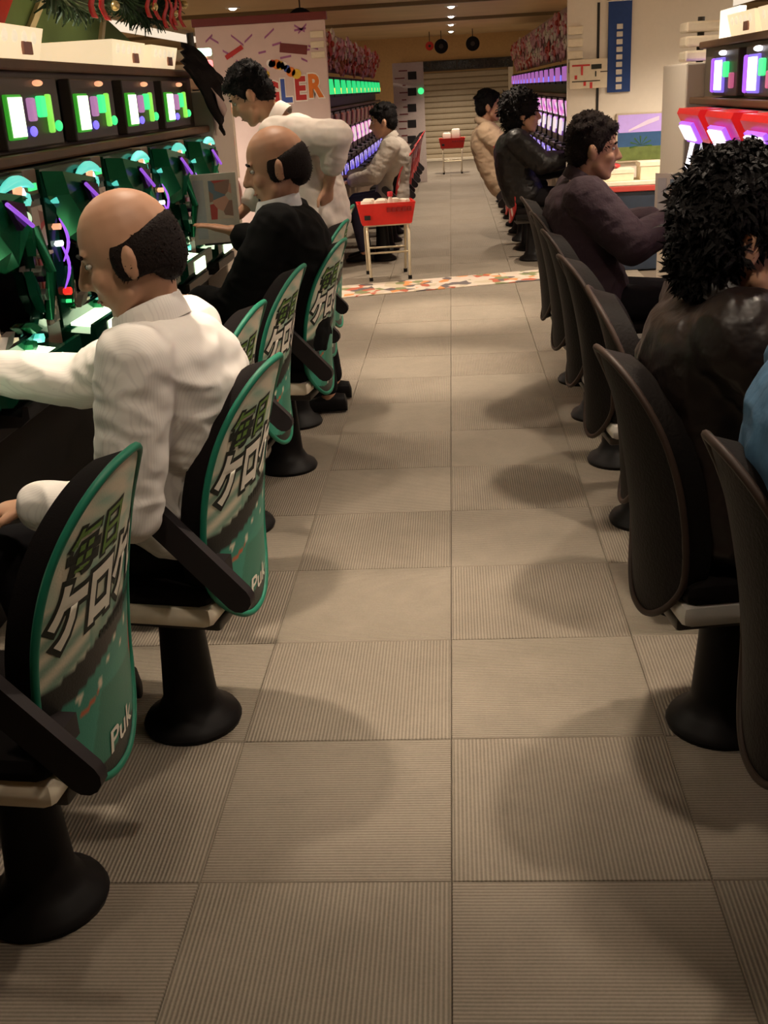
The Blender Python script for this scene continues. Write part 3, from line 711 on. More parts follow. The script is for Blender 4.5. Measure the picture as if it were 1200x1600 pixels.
bars = [(-.22, 1.80, 28, .16, .035, 'letter_red'), (.26, 1.80, -8, .22, .07, 'maroon_frame')]
for x, z, a, l_, w_, m_ in bars:
    ca, sa = math.cos(R_(a)), math.sin(R_(a)); q = [(-l_/2, -w_/2), (l_/2, -w_/2), (l_/2, w_/2), (-l_/2, w_/2)]
    MB().prism([(x+u*ca-v*sa, z+u*sa+v*ca) for u, v in q], -.034, -.03, 'y').build('banner_mark', MATS[m_], t)
rng = random.Random(3); pal = [lc[0], lc[1], lc[2], mat('mark_yellow', (.75, .5, .06), .4), mat('mark_purple', (.35, .12, .3), .4), mat('mark_white', (.85, .8, .78), .4)]
for k in range(16):
    a = k/15; x = -.05+.30*a-.02*math.sin(k*2); z = 1.60+.085*math.sin(PI*a)+rng.uniform(-.03, .03); r_ = rng.uniform(.018, .04)
    MB().lathe([(0, -.034), (r_, -.034), (r_, -.03), (0, -.03)], 12, (x, 0, z), 'y').build('colour_spot', pal[k % 6], t)
for k in range(18):
    x = rng.uniform(-.45, .45); z = rng.uniform(1.68, 1.94); l_ = rng.uniform(.02, .05); a = rng.uniform(-.9, .9)
    MB().prism([(x-l_, z-l_*a), (x+l_, z+l_*a), (x+l_, z+l_*a+.016), (x-l_, z-l_*a+.016)], -.0325, -.03, 'y').build('brush_mark', pal[4], t)
for k in range(3): MB().box(.40, .51, -.05, -.03, 1.72+k*.075, 1.77+k*.075, .006).build('cream_bar', CREAM, t)
MB().prism([(-.34+.055*math.cos(2*PI*k/20), 1.12+.24*math.sin(2*PI*k/20)) for k in range(20)], -.034, -.03, 'y').build('red_oval', mat('coral_print', (.52, .09, .06), .5), t)
MB().box(-.42, -.27, -.032, -.03, .84, 1.39).build('grey_strip', mat('grey_print', (.32, .25, .19), .6), t)
MB().box(-.40, -.28, -.10, -.03, .62, .82, .01).build('red_case', mat('maroon_case', (.22, .02, .02), .4), t)

# --- the white end panel of the far right island
t = thing('white_partition', 'tall off-white panel closing the far right island', 'panel', (1.45, 9.42, 0))
MB().box(-.52, .75, -.02, .02, 0, 2.12, .004).build('board', WHITEP, t)
MB().box(-.29, -.27, -.026, -.02, 1.0, 2.0).build('dark_slot', KICK, t)
MB().box(-.52, -.40, -.06, -.02, 1.60, 1.66, .008).build('cream_bar', CREAM, t)
MB().box(-.52, -.40, -.06, -.02, 1.69, 1.75, .008).build('cream_bar', CREAM, t)
MB().box(-.52, -.40, -.06, -.02, 1.78, 1.84, .008).build('cream_bar', CREAM, t)
MB().box(-.51, -.41, -.04, -.02, 1.50, 1.58, .004).build('brown_square', WOOD, t)
t = thing('hanging_banner', 'deep blue vertical banner with a column of white characters', 'banner', (1.335, 9.385, 1.34))
MB().box(-.09, .09, -.006, .006, 0, .66).build('cloth', mat('navy_cloth', (.012, .045, .19), .7), t)
MB().tube([(-.1, 0, .665), (.1, 0, .665)], .008, 8).build('rod', CHROME, t, 60)
for k in range(9): MB().box(-.025, .022, -.010, -.006, .02+k*.055, .058+k*.055, .003).build('white_character', mat('banner_white', (.62, .58, .52), .6), t)
t = thing('notice_board', 'cream notice board with red and dark lines on the white end panel', 'notice', (1.10, 9.33, 1.38))
MB().box(-.16, .135, -.01, .02, 0, .215, .003).build('board', mat('notice_cream', (.66, .58, .45), .6), t)
for x0, x1, z0, z1, m_ in [(-.14, .0, .165, .178, 'letter_red'), (.01, .09, .14, .175, 'print_outline'), (-.07, -.055, .10, .165, 'letter_red'), (.04, .05, .085, .125, 'print_outline'), (-.14, .08, .05, .058, 'dark_bronze'), (.08, .14, .115, .122, 'dark_bronze'), (-.05, -.03, .02, .05, 'letter_red'), (.0, .02, .0, .045, 'letter_red'), (-.12, -.10, .07, .10, 'letter_red')]:
    MB().box(x0, x1, -.0125, -.01, z0, z1).build('printed_line', MATS[m_], t)
t = thing('seaside_poster', 'framed seaside poster with violet sky and green palm over blue water', 'poster', (1.52, 9.38, .80))
MB().box(-.20, .18, -.01, .015, 0, .38, .004).build('frame', mat('poster_frame', (.5, .42, .32), .5), t)
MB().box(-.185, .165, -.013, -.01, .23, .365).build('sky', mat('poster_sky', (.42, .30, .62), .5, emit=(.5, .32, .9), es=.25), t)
MB().box(-.185, .165, -.013, -.01, .12, .23).build('sea', mat('poster_sea', (.03, .09, .22), .4), t)
MB().box(-.185, .165, -.013, -.01, .015, .12).build('meadow', mat('poster_meadow', (.12, .16, .04), .5, var=.5, scale=20), t)
MB().prism([(-.10, .235), (.14, .315), (.14, .345), (.05, .32), (-.10, .25)], -.016, -.013, 'y').build('cloud', mat('poster_cloud', (.75, .62, .85), .5), t)
for a in range(7):
    an = R_(-10+a*33); MB().prism([(.0, .13), (.0+.09*math.cos(an)-.012*math.sin(an), .13+.07*math.sin(an)+.012*math.cos(an)), (.0+.09*math.cos(an), .13+.07*math.sin(an))], -.016, -.013, 'y').build('palm_leaf', mat('poster_leaf', (.03, .10, .02), .5), t)
t = thing('side_counter', 'dark service counter with a red and cream edge below the seaside poster', 'counter', (1.42, 9.13, 0))
MB().box(-.26, .30, -.18, .2, 0, .61, .006).build('body', mat('navy_body', (.02, .03, .05), .4, var=.5, scale=8), t)
MB().box(-.28, .31, -.20, .21, .61, .655, .006).build('edge', mat('counter_red', (.42, .05, .04), .4), t)
MB().box(-.28, .31, -.20, .21, .655, .69, .006).build('top', CREAM, t)
def carton(label, x, y, z, w, d, h, m_):
    t = thing('carton', label, 'box', (x, y, z))
    MB().box(-w/2, w/2, -d/2, d/2, 0, h, .006).build('body', m_, t)
    MB().box(-w/2-.004, w/2+.004, -d/2-.004, d/2+.004, h-.03, h+.004, .003).build('lid', mat('carton_lid', (.80, .72, .56), .5), t)
carton('low cream carton lying on the service counter', 1.28, 9.08, .69, .26, .2, .085, mat('carton_cream', (.80, .70, .50), .5))
carton('taller cream carton at the right end of the service counter', 1.58, 9.08, .69, .24, .2, .13, MATS['carton_cream'])
o = MB().ell((0, 0, .02), (.05, .04, .02)).build('red_pouch', mat('red_pouch', (.55, .03, .03), .4), None, 60); o.location = (1.27, 9.08, .779); tag(o, 'small red pouch on the low cream carton', 'pouch')

# --- lamp columns on the two near end posts
for sx, lbl in ((-1, 'left'), (1, 'right')):
    t = thing('lamp_column', f'stack of cream signal bars on top of the {lbl} end post', 'signal lamp', (sx*1.42, 6.45 if sx < 0 else 6.8, 1.50))
    for k in range(3): MB().box(-.10, .10, -.10, .10, .01+k*.075, .065+k*.075, .012).build('cream_bar', CREAM, t)
    MB().tube([(0, 0, 0), (0, 0, .30 if sx < 0 else .24)], .02, 10).build('stem', DARKMET, t, 60)
    if sx < 0:
        MB().box(.02, .13, -.12, -.08, .175, .215, .01).build('green_signal', mat('signal_green', (.7, 1, .8), .4, emit=(.55, 1, .7), es=3), t)
        MB().box(.02, .13, -.12, -.08, .115, .155, .01).build('red_signal', mat('signal_red', (1, .3, .3), .4, emit=(1, .15, .15), es=3), t)
    else:
        MB().box(-.11, .07, -.13, -.10, -.02, .0, .004).build('violet_signal', PURPLE_L, t)
# --- ball boxes on the top ledges, brightness from the downlights put in as glow
BBH = .105
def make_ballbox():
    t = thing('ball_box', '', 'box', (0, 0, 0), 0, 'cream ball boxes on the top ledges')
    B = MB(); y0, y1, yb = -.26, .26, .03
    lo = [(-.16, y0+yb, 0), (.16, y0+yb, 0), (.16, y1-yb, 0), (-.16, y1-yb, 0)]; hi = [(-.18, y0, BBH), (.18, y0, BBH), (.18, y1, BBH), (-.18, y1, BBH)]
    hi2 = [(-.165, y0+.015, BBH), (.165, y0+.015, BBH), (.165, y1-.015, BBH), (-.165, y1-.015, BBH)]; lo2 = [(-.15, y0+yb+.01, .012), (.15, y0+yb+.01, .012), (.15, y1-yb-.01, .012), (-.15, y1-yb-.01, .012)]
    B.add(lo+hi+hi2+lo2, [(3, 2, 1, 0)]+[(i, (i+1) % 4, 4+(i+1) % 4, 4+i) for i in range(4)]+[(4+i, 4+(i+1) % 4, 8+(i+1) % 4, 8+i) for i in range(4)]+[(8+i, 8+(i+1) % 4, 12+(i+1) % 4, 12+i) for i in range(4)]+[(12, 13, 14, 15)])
    B.build('tub', mat('cream_glow', (.85, .72, .48), .4, emit=(1, .78, .48), es=.8), t)  # emission stands in for downlight glare on plain cream plastic
    for k in range(5): MB().ell((.17, -.17+k*.085, .075), (.012, .024, .022)).build('rivet', mat('pale_rivet', (.95, .85, .65), .4, emit=(1, .85, .6), es=.7), t, 60)  # rivets carry the same painted-in glow
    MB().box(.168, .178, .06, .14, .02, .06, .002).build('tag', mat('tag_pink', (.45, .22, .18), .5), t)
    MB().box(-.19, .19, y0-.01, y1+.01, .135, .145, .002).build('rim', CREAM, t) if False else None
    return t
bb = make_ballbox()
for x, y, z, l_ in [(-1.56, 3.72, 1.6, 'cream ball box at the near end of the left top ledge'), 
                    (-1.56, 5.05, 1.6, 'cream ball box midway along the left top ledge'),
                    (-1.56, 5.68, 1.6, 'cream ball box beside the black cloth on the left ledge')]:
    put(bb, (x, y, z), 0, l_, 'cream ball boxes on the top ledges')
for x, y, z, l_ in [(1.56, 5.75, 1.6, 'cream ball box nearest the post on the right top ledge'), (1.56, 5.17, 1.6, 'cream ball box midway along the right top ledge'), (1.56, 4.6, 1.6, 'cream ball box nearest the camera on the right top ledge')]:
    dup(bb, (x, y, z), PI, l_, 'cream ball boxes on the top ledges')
o = MB().box(-.02, .02, -.20, .20, 0, .15, .005).build('light_panel', mat('lit_white_panel', (1, .95, .85), .4, emit=(1, .88, .68), es=1.1)); o.location = (1.47, 6.28, 1.6); tag(o, 'plain glowing white panel at the post end of the right ledge', 'light panel')
t = thing('ledge_poster', 'pale blue and yellow poster standing behind the right ledge boxes', 'poster', (1.80, 5.6, 1.6))
MB().box(-.01, .01, -.6, .6, 0, .42, .002).build('card', mat('poster_pale_blue', (.25, .38, .45), .5), t)
for k in range(5): MB().box(-.014, -.01, -.5+k*.22, -.36+k*.22, .2, .34).build('yellow_mark', mat('poster_yellow', (.6, .42, .06), .5), t)
# --- black cloth hanging over the end of the left ledge
t = thing('black_cloth', 'black cloth with a pale stripe drooping from the left ledge end', 'cloth', (-1.30, 5.95, 1.36))
P = []
for j in range(13):
    v = j/12
    row = []
    for i in range(9):
        u = i/8-.5
        w_ = .10+.24*v*(1-.35*v)
        row.append((.02+.055*math.sin(v*2.4)+.014*math.sin(i*2.3+j*.7), -.30+.62*v+u*w_*.4, .30-.02*math.sin(v*PI)*2-.25*v**1.3+(.5-abs(u))*.05*math.sin(PI*v)+u*w_*1.1))
    P.append(row)
c_ = MB(); grid_add(c_, P); co = c_.build('drape', BLACKF, t, 60)
mo = co.modifiers.new('thickness', 'SOLIDIFY'); mo.thickness = .012
st = MB(); grid_add(st, [[(P[j][i][0]+.016, P[j][i][1], P[j][i][2]) for i in (2, 3)] for j in range(6, 12)]); so = st.build('pale_stripe', mat('pale_cloth', (.55, .42, .40), .8), co, 60)
mo = so.modifiers.new('thickness', 'SOLIDIFY'); mo.thickness = .004
# --- green board with cream battens behind the left ledge
t = thing('green_board', 'green display board with cream battens and red triangles above the left island', 'display board', (-1.84, 5.2, 1.60))
MB().prism([(-2.4, 0), (1.5, 0), (1.5, .19), (1.0, .30), (-.4, .42), (-2.4, .5)], -.02, .02, 'x').build('board', mat('felt_green', (.10, .17, .06), .8, var=.3, scale=3), t)
for y0, z0, y1, z1 in [(-1.9, .02, -1.3, .44), (-1.0, .44, -1.35, .02), (-.75, .05, -.72, .40), (-.35, .05, .15, .36), (.75, .02, .98, .28), (-1.9, .4, -2.3, .05)]:
    d_ = Vector((0, y1-y0, z1-z0)).normalized(); n_ = Vector((0, -d_.z, d_.y))*.018
    q = [(y0+n_.y, z0+n_.z), (y0-n_.y, z0-n_.z), (y1-n_.y, z1-n_.z), (y1+n_.y, z1+n_.z)]
    MB().prism(q, .021, .04, 'x').build('batten', mat('batten_cream', (.62, .56, .38), .6), t)
for q in ([(-.66, .36), (-.22, .34), (-.56, .10)], [(-.98, .40), (-.82, .39), (-.93, .26)]):
    MB().prism(q, .021, .034, 'x').build('red_triangle', mat('flag_red', (.55, .03, .02), .5), t)
# --- christmas garland with ribbons
t = thing('christmas_garland', 'dark green christmas garland with red ribbons hanging above the left island', 'garland', (-1.62, 5.4, 1.64))
rng = random.Random(11)
path = []
for i in range(41):
    a = i/40; sag = -.10*math.sin(PI*((a*2) % 1)); path.append(Vector((0, -.75+2.2*a, .33+.05*a+sag)))
ln = MB()
for p in path:
    for k in range(34):
        d_ = Vector((rng.gauss(0, 1), rng.gauss(0, .6), rng.gauss(0, 1))).normalized(); q = p+d_*rng.uniform(.02, .05)+Vector((0, rng.uniform(-.03, .03), 0)); e = p+d_*rng.uniform(.085, .13)+Vector((0, rng.uniform(-.05, .05), 0))
        s_ = d_.cross(Vector((rng.random(), rng.random(), rng.random()))).normalized()*.009
        ln.add([q-s_, q+s_, e+s_*.3, e-s_*.3], [(0, 1, 2, 3)])
nd = ln.build('needles', mat('fir_green', (.010, .035, .014), .7, var=.5, scale=12), t); nd['kind'] = 'stuff'
MB().tube(path, .03, 8).build('core', mat('fir_core', (.01, .025, .012), .8), t)
for i in (7, 24, 30, 34):
    p = path[i]
    for dx in (-.03, .04):
        rb = MB(); rows = []
        for j in range(7): v = j/6; rows.append([(.13+.01*math.sin(v*7), p.y+dx*(1+1.8*v)+u*(.022+.022*v), p.z+.06-.15*v) for u in (-1, 1)])
        grid_add(rb, rows); ro = rb.build('ribbon', mat('ribbon_red', (.50, .015, .02), .4), t, 60)
        mo = ro.modifiers.new('thickness', 'SOLIDIFY'); mo.thickness = .003
for i in (4, 12, 20, 25, 33, 38): MB().ell(path[i]+Vector((.12, .02, -.02)), (.022, .022, .022)).build('bauble', mat('bauble_gold', (.55, .45, .22), .25, .7), t, 60)

# --- flower valances above the far islands, one blossom after another
def blossom_mesh(m_, seed):
    rg = random.Random(seed); b_ = MB()
    for k in range(7):
        a = 2*PI*k/7; b_.ell((.02, .055*math.cos(a), .055*math.sin(a)), (.014, .036, .030), 8, 6)
    b_.ell((.035, 0, 0), (.02, .022, .022), 8, 6)
    return b_.mesh('blossom', m_, 60)
bls = [blossom_mesh(mat('blossom_'+n_, c_, .6), i) for i, (n_, c_) in enumerate([('red', (.42, .05, .03)), ('pink', (.52, .24, .24)), ('cream', (.58, .46, .34)), ('rust', (.38, .12, .05))])]
for sx, y0, y1, lb in ((-1, 9.5, 18.8, 'left'), (1, 9.5, 21.5, 'right')):
    t = thing('flower_valance', f'long valance of red and pink blossoms above the far {lb} island', 'valance', (sx*1.34, 0, 1.66), 0 if sx < 0 else PI)
    z0, z1 = (.0, .32) if sx < 0 else (.05, .44)
    a, b = (y0, y1) if sx < 0 else (-y1, -y0)
    MB().prism([(.06, 0), (.08, 0), (.22, z1), (.20, z1)], a, b, 'y').build('board', mat('valance_board', (.30, .17, .12), .7, var=.4, scale=4), t)
    rng = random.Random(5+sx); n_ = 0
    y = a+.08
    while y < b-.05 and n_ < 130:
        for r_ in (0, 1):
            v = (.28+.46*r_)+rng.uniform(-.1, .1)
            o = link('blossom', bls[rng.choice((0, 1, 1, 2, 3) if sx < 0 else (1, 2, 2, 0, 1))], t, (.085+.14*v, y+rng.uniform(-.05, .05), z1*v)); n_ += 1
            s_ = rng.uniform(.8, 1.4); o.scale = (s_, s_, s_)
        y += .17
# --- white board with dark squares closing the far left island
t = thing('square_sign', 'narrow white board with a column of dark squares far down on the left', 'sign', (-.68, 19.0, 0))
MB().box(-.25, .25, -.03, .03, 0, 1.86, .004).build('board', mat('mauve_board', (.50, .42, .38), .6), t)
for k in range(5): MB().box(-.05+.012*k, .09+.012*k, -.036, -.03, .62+k*.245, .74+k*.245, .002).build('dark_square', KICK, t)
for k in range(14): MB().box(rng.uniform(-.22, -.08), rng.uniform(-.06, .0), -.0345, -.03, .3+k*.11, .318+k*.11).build('printed_line', MATS['maroon_frame'], t)
MB().ell((.2, -.04, 1.42), (.05, .03, .05)).build('green_bulb', GREEN_L, t, 60)
# --- red box stands
def stand(label, x, y, rz):
    t = thing('tube_stand', label, 'stand', (x, y, 0), rz)
    for sx in (-1, 1):
        f = MB(); f.tube([(sx*.20-.04*sx, -.19, .008), (sx*.17, -.15, .38), (sx*.165, -.11, .425), (sx*.165, .11, .425), (sx*.17, .15, .38), (sx*.20-.04*sx, .19, .008)], .011, 10); f.build('leg_frame', mat('pale_tube', (.55, .47, .33), .35, .6), t, 60)
        for sy in (-1, 1): MB().lathe([(0, 0), (.016, 0), (.016, .03), (0, .03)], 10, (sx*.16, sy*.19, 0)).build('rubber_foot', BLACKP, t)
    MB().tube([(-.175, -.165, .22), (.175, -.165, .22)], .008, 8).build('crossbar', MATS['pale_tube'], t, 60)
    MB().tube([(-.175, .165, .22), (.175, .165, .22)], .008, 8).build('crossbar', MATS['pale_tube'], t, 60)
    MB().box(-.19, .19, -.12, .12, .426, .436).build('top_plate', MATS['pale_tube'], t)
def redbox(label, x, y, z, rz):
    t = thing('red_box', label, 'box', (x, y, z), rz)
    B = MB(); o_ = [(-.20, -.12), (.20, -.12), (.20, .12), (-.20, .12)]; p_ = [(-.235, -.145), (.235, -.145), (.235, .145), (-.235, .145)]; i_ = [(-.222, -.132), (.222, -.132), (.222, .132), (-.222, .132)]
    B.add([(u, v, 0) for u, v in o_]+[(u, v, .17) for u, v in p_]+[(u, v, .17) for u, v in i_]+[(u*.98, v*.98, .10) for u, v in o_], [(3, 2, 1, 0)]+[(i, (i+1) % 4, 4+(i+1) % 4, 4+i) for i in range(4)]+[(4+i, 4+(i+1) % 4, 8+(i+1) % 4, 8+i) for i in range(4)]+[(8+i, 8+(i+1) % 4, 12+(i+1) % 4, 12+i) for i in range(4)]+[(12, 13, 14, 15)])
    B.build('tub', mat('red_tub', (.62, .02, .015), .3), t)
    MB().box(-.185, -.135, -.150, -.130, .045, .08, .004).build('grip_slot', KICK, t)
    for k in range(5): MB().box(.0+k*.042, .03+k*.042, -.152, -.136, .10, .135).build('dark_mark', mat('tub_mark', (.25, .01, .01), .5), t)
stand('pale tubular stand carrying the red box at the confetti strip', -.56, 9.18, R_(8))
redbox('open red box on the tubular stand at the confetti strip', -.56, 9.18, .436, R_(8))
stand('pale tubular stand before the far shutter', .0, 20.6, 0); redbox('red box with white things on the stand before the far shutter', .0, 20.6, .436, 0)
rng = random.Random(2)
its = [(-.155, -.05, .05), (-.13, .06, .055), (-.045, -.055, .05), (.075, .06, .05), (.155, .0, .045), (-.02, .06, .05)]
for k, (u, v, h_) in enumerate(its):
    x = -.56+u*math.cos(R_(8))-v*math.sin(R_(8)); y = 9.18+u*math.sin(R_(8))+v*math.cos(R_(8))
    o = thing('snack_pack', ['crumpled white pack at the left end of the red box', 'white pack behind the left one in the red box', 'white pack in the middle of the red box', 'white pack behind the middle in the red box', 'white pack near the right end of the red box', 'white pack at the back of the red box'][k], 'pack', (x, y, .537), rng.uniform(0, 3), 'white packs in the red box')
    b_ = MB(); b_.box(-.045, .045, -.032, .032, 0, h_+.04, .014); b_.build('wrapper', mat('pack_white', (.75, .66, .55), .5), o, 40)
    MB().box(-.04, .04, -.034, .034, h_*.6, h_*.6+.012).build('band', MATS['pale_cloth'], o)
t = thing('red_cap_bottle', 'small bottle with a red cap standing among the white packs', 'bottle', (-.515, 9.14, .537))
MB().lathe([(0, 0), (.025, 0), (.027, .07), (.014, .1), (.014, .115), (0, .115)], 14).build('body', mat('pack_white', (.75, .66, .55), .5), t, 50)
MB().lathe([(0, .112), (.022, .112), (.022, .145), (.018, .15), (0, .15)], 14).build('cap', mat('cap_red', (.55, .02, .03), .4), t, 50)
for k, (u, v) in enumerate([(-.09, 0), (.075, 0)]):
    t = thing('white_bundle', ['white bundle at the left in the far red box', 'white bundle at the right in the far red box'][k], 'bundle', (u, 20.6, .54), 0, 'white bundles in the far red box')
    MB().box(-.08, .075, -.07, .07, 0, .22 if k else .16, .03).build('wrap', mat('pack_white', (.75, .66, .55), .5), t, 40); MB().box(-.082, .077, -.03, .0, 0, .14).build('band', MATS['ribbon_red'], t)
# --- dark and red discs hanging from the ceiling
for x, y, z, r_, l_, m_ in [(-1.62, 13.0, 2.2, .15, 'black round speaker hanging above the letter sign', 'black_plastic'), (-.15, 22.3, 2.18, .13, 'left black round speaker high before the shutter', 'black_plastic'), (.44, 22.2, 2.19, .13, 'right black round speaker high before the shutter', 'black_plastic'), (-.37, 22.4, 2.2, .08, 'small red disc hanging left of the black speakers', 'flag_red')]:
    t = thing('ceiling_speaker', l_, 'speaker', (x, y, z))
    MB().lathe([(0, .04), (r_*.6, .04), (r_, 0), (r_*.96, -.02), (r_*.35, -.012), (0, -.012)], 24, axis='y').build('cone', MATS[m_], t, 30)
    MB().lathe([(0, -.02), (r_*.3, -.016), (r_*.32, -.01), (0, -.01)], 16, axis='y').build('dust_cap', DARKMET, t, 30)
    MB().tube([(0, .02, r_*.7), (0, .02, CEIL-z)], .008, 8).build('hanger', DARKMET, t)
# --- loose notice cards standing at the machine ends
def card(label, x, y, z, rz, w, h, m_):
    t = thing('notice_card', label, 'notice', (x, y, z), rz)
    MB().box(-.004, .004, -w/2, w/2, 0, h, .001).build('card', mat('card_grey', (.55, .48, .42), .5), t)
    MB().box(.004, .006, -w*.1, w*.38, h*.35, h*.9).build('print', m_, t)
    MB().box(.004, .006, -w*.42, -w*.2, h*.08, h*.92).build('stripe', mat('card_stripe', (.42, .40, .42), .5), t)
    MB().box(-.02, .02, -w*.3, w*.3, -.004, .004).build('foot', DARKMET, t)
card('pale printed notice card standing beside the right end post', 1.20, 6.24, .645, PI+.7, .26, .30, CARD)
card('tall pink and red notice card clipped beside the last left machine', -1.125, 5.25, .81, -PI/2+.3, .22, .32, CARD)

# ================================================================== people
SKIN = mat('skin', (.46, .25, .155), .5, var=.08, scale=14, spec=.35)
SKIN2 = mat('skin_tan', (.38, .20, .12), .5, var=.08, scale=14, spec=.35)
HAIRB = mat('black_hair', (.005, .004, .004), .7, bump=.35, bscale=180, spec=.12)
HAIRBR = mat('brown_black_hair', (.010, .006, .005), .7, bump=.35, bscale=180, spec=.12)
EYEW = mat('eye_white', (.42, .38, .34), .5); IRIS = mat('iris_dark', (.02, .012, .008), .2); LIP = mat('lip', (.33, .15, .105), .5)
def remeshed(mb, name, voxel, m, parent, smooth_it=4, sm=.5):
    me = mb.mesh(name+'_raw', m, None)
    o = bpy.data.objects.new(name, me); COL.objects.link(o)
    rm_ = o.modifiers.new('union', 'REMESH'); rm_.mode = 'VOXEL'; rm_.voxel_size = voxel; rm_.use_smooth_shade = True
    if smooth_it:
        s_ = o.modifiers.new('soften', 'SMOOTH'); s_.factor = sm; s_.iterations = smooth_it
    bpy.context.view_layer.update()
    out = bpy.data.meshes.new_from_object(o.evaluated_get(bpy.context.evaluated_depsgraph_get()))
    out.name = name; o.modifiers.clear(); o.data = out; bpy.data.meshes.remove(me)
    out.materials.clear(); out.materials.append(m); out.shade_smooth()
    if parent is not None: o.parent = parent
    return o
from mathutils import noise as mnoise
def folds(me, amp):
    n = len(me.vertices); co = [0.0]*(3*n); no = [0.0]*(3*n)
    me.vertices.foreach_get('co', co); me.vertices.foreach_get('normal', no)
    for i in range(n):
        x, y, z = co[3*i:3*i+3]; q = Vector((x*7+z*5, y*8, z*13-x*6))
        f = mnoise.noise(q)+.5*mnoise.noise(q*2.1+Vector((3, 1, 7))); k = amp*(1-2*abs(f))*.9
        for c in range(3): co[3*i+c] += no[3*i+c]*k
    me.vertices.foreach_set('co', co); me.update()
def V(*a): return Vector(a)
def hand(mb, wr, d, n, side, curl=.5, sc=1.0):
    """palm and five bent fingers; d = pointing direction, n = palm normal, side = +1 left hand / -1 right hand"""
    d = d.normalized(); n = (n-d*n.dot(d)).normalized(); s_ = d.cross(n).normalized()*side   # towards the thumb
    pc = wr+d*.05*sc
    mb.loft([(wr-d*.01, s_*.024*sc, n*.018*sc), (wr+d*.03*sc, s_*.034*sc, n*.016*sc), (wr+d*.075*sc, s_*.040*sc, n*.014*sc), (wr+d*.088*sc, s_*.036*sc, n*.010*sc)], 14)
    L = [.070, .080, .075, .058]
    for k in range(4):
        b = wr+d*.080*sc+s_*(.030-.0205*k)*sc; dd = (d+s_*(.10-.07*k)).normalized(); p = b
        for q, (fr, r1, r2) in enumerate(((.45, .0090, .0084), (.32, .0084, .0077), (.23, .0077, .0066))):
            dd = (dd+n*curl*(.35+.35*q)).normalized(); e = p+dd*L[k]*fr*sc; mb.cap(p, r1*sc, e, r2*sc, 9); p = e
    b = wr+d*.022*sc+s_*.026*sc; dd = (d*.75+s_*.75+n*.25).normalized(); e = b+dd*.042*sc; mb.cap(b, .0125*sc, e, .0105*sc, 9)
    dd = (d*.9+s_*.25+n*.35).normalized(); mb.cap(e, .0105*sc, e+dd*.030*sc, .0085*sc, 9)
def head_frame(yaw, pitch, roll=0):
    return Matrix.Rotation(yaw, 3, 'Z') @ Matrix.Rotation(pitch, 3, 'Y') @ Matrix.Rotation(roll, 3, 'X')
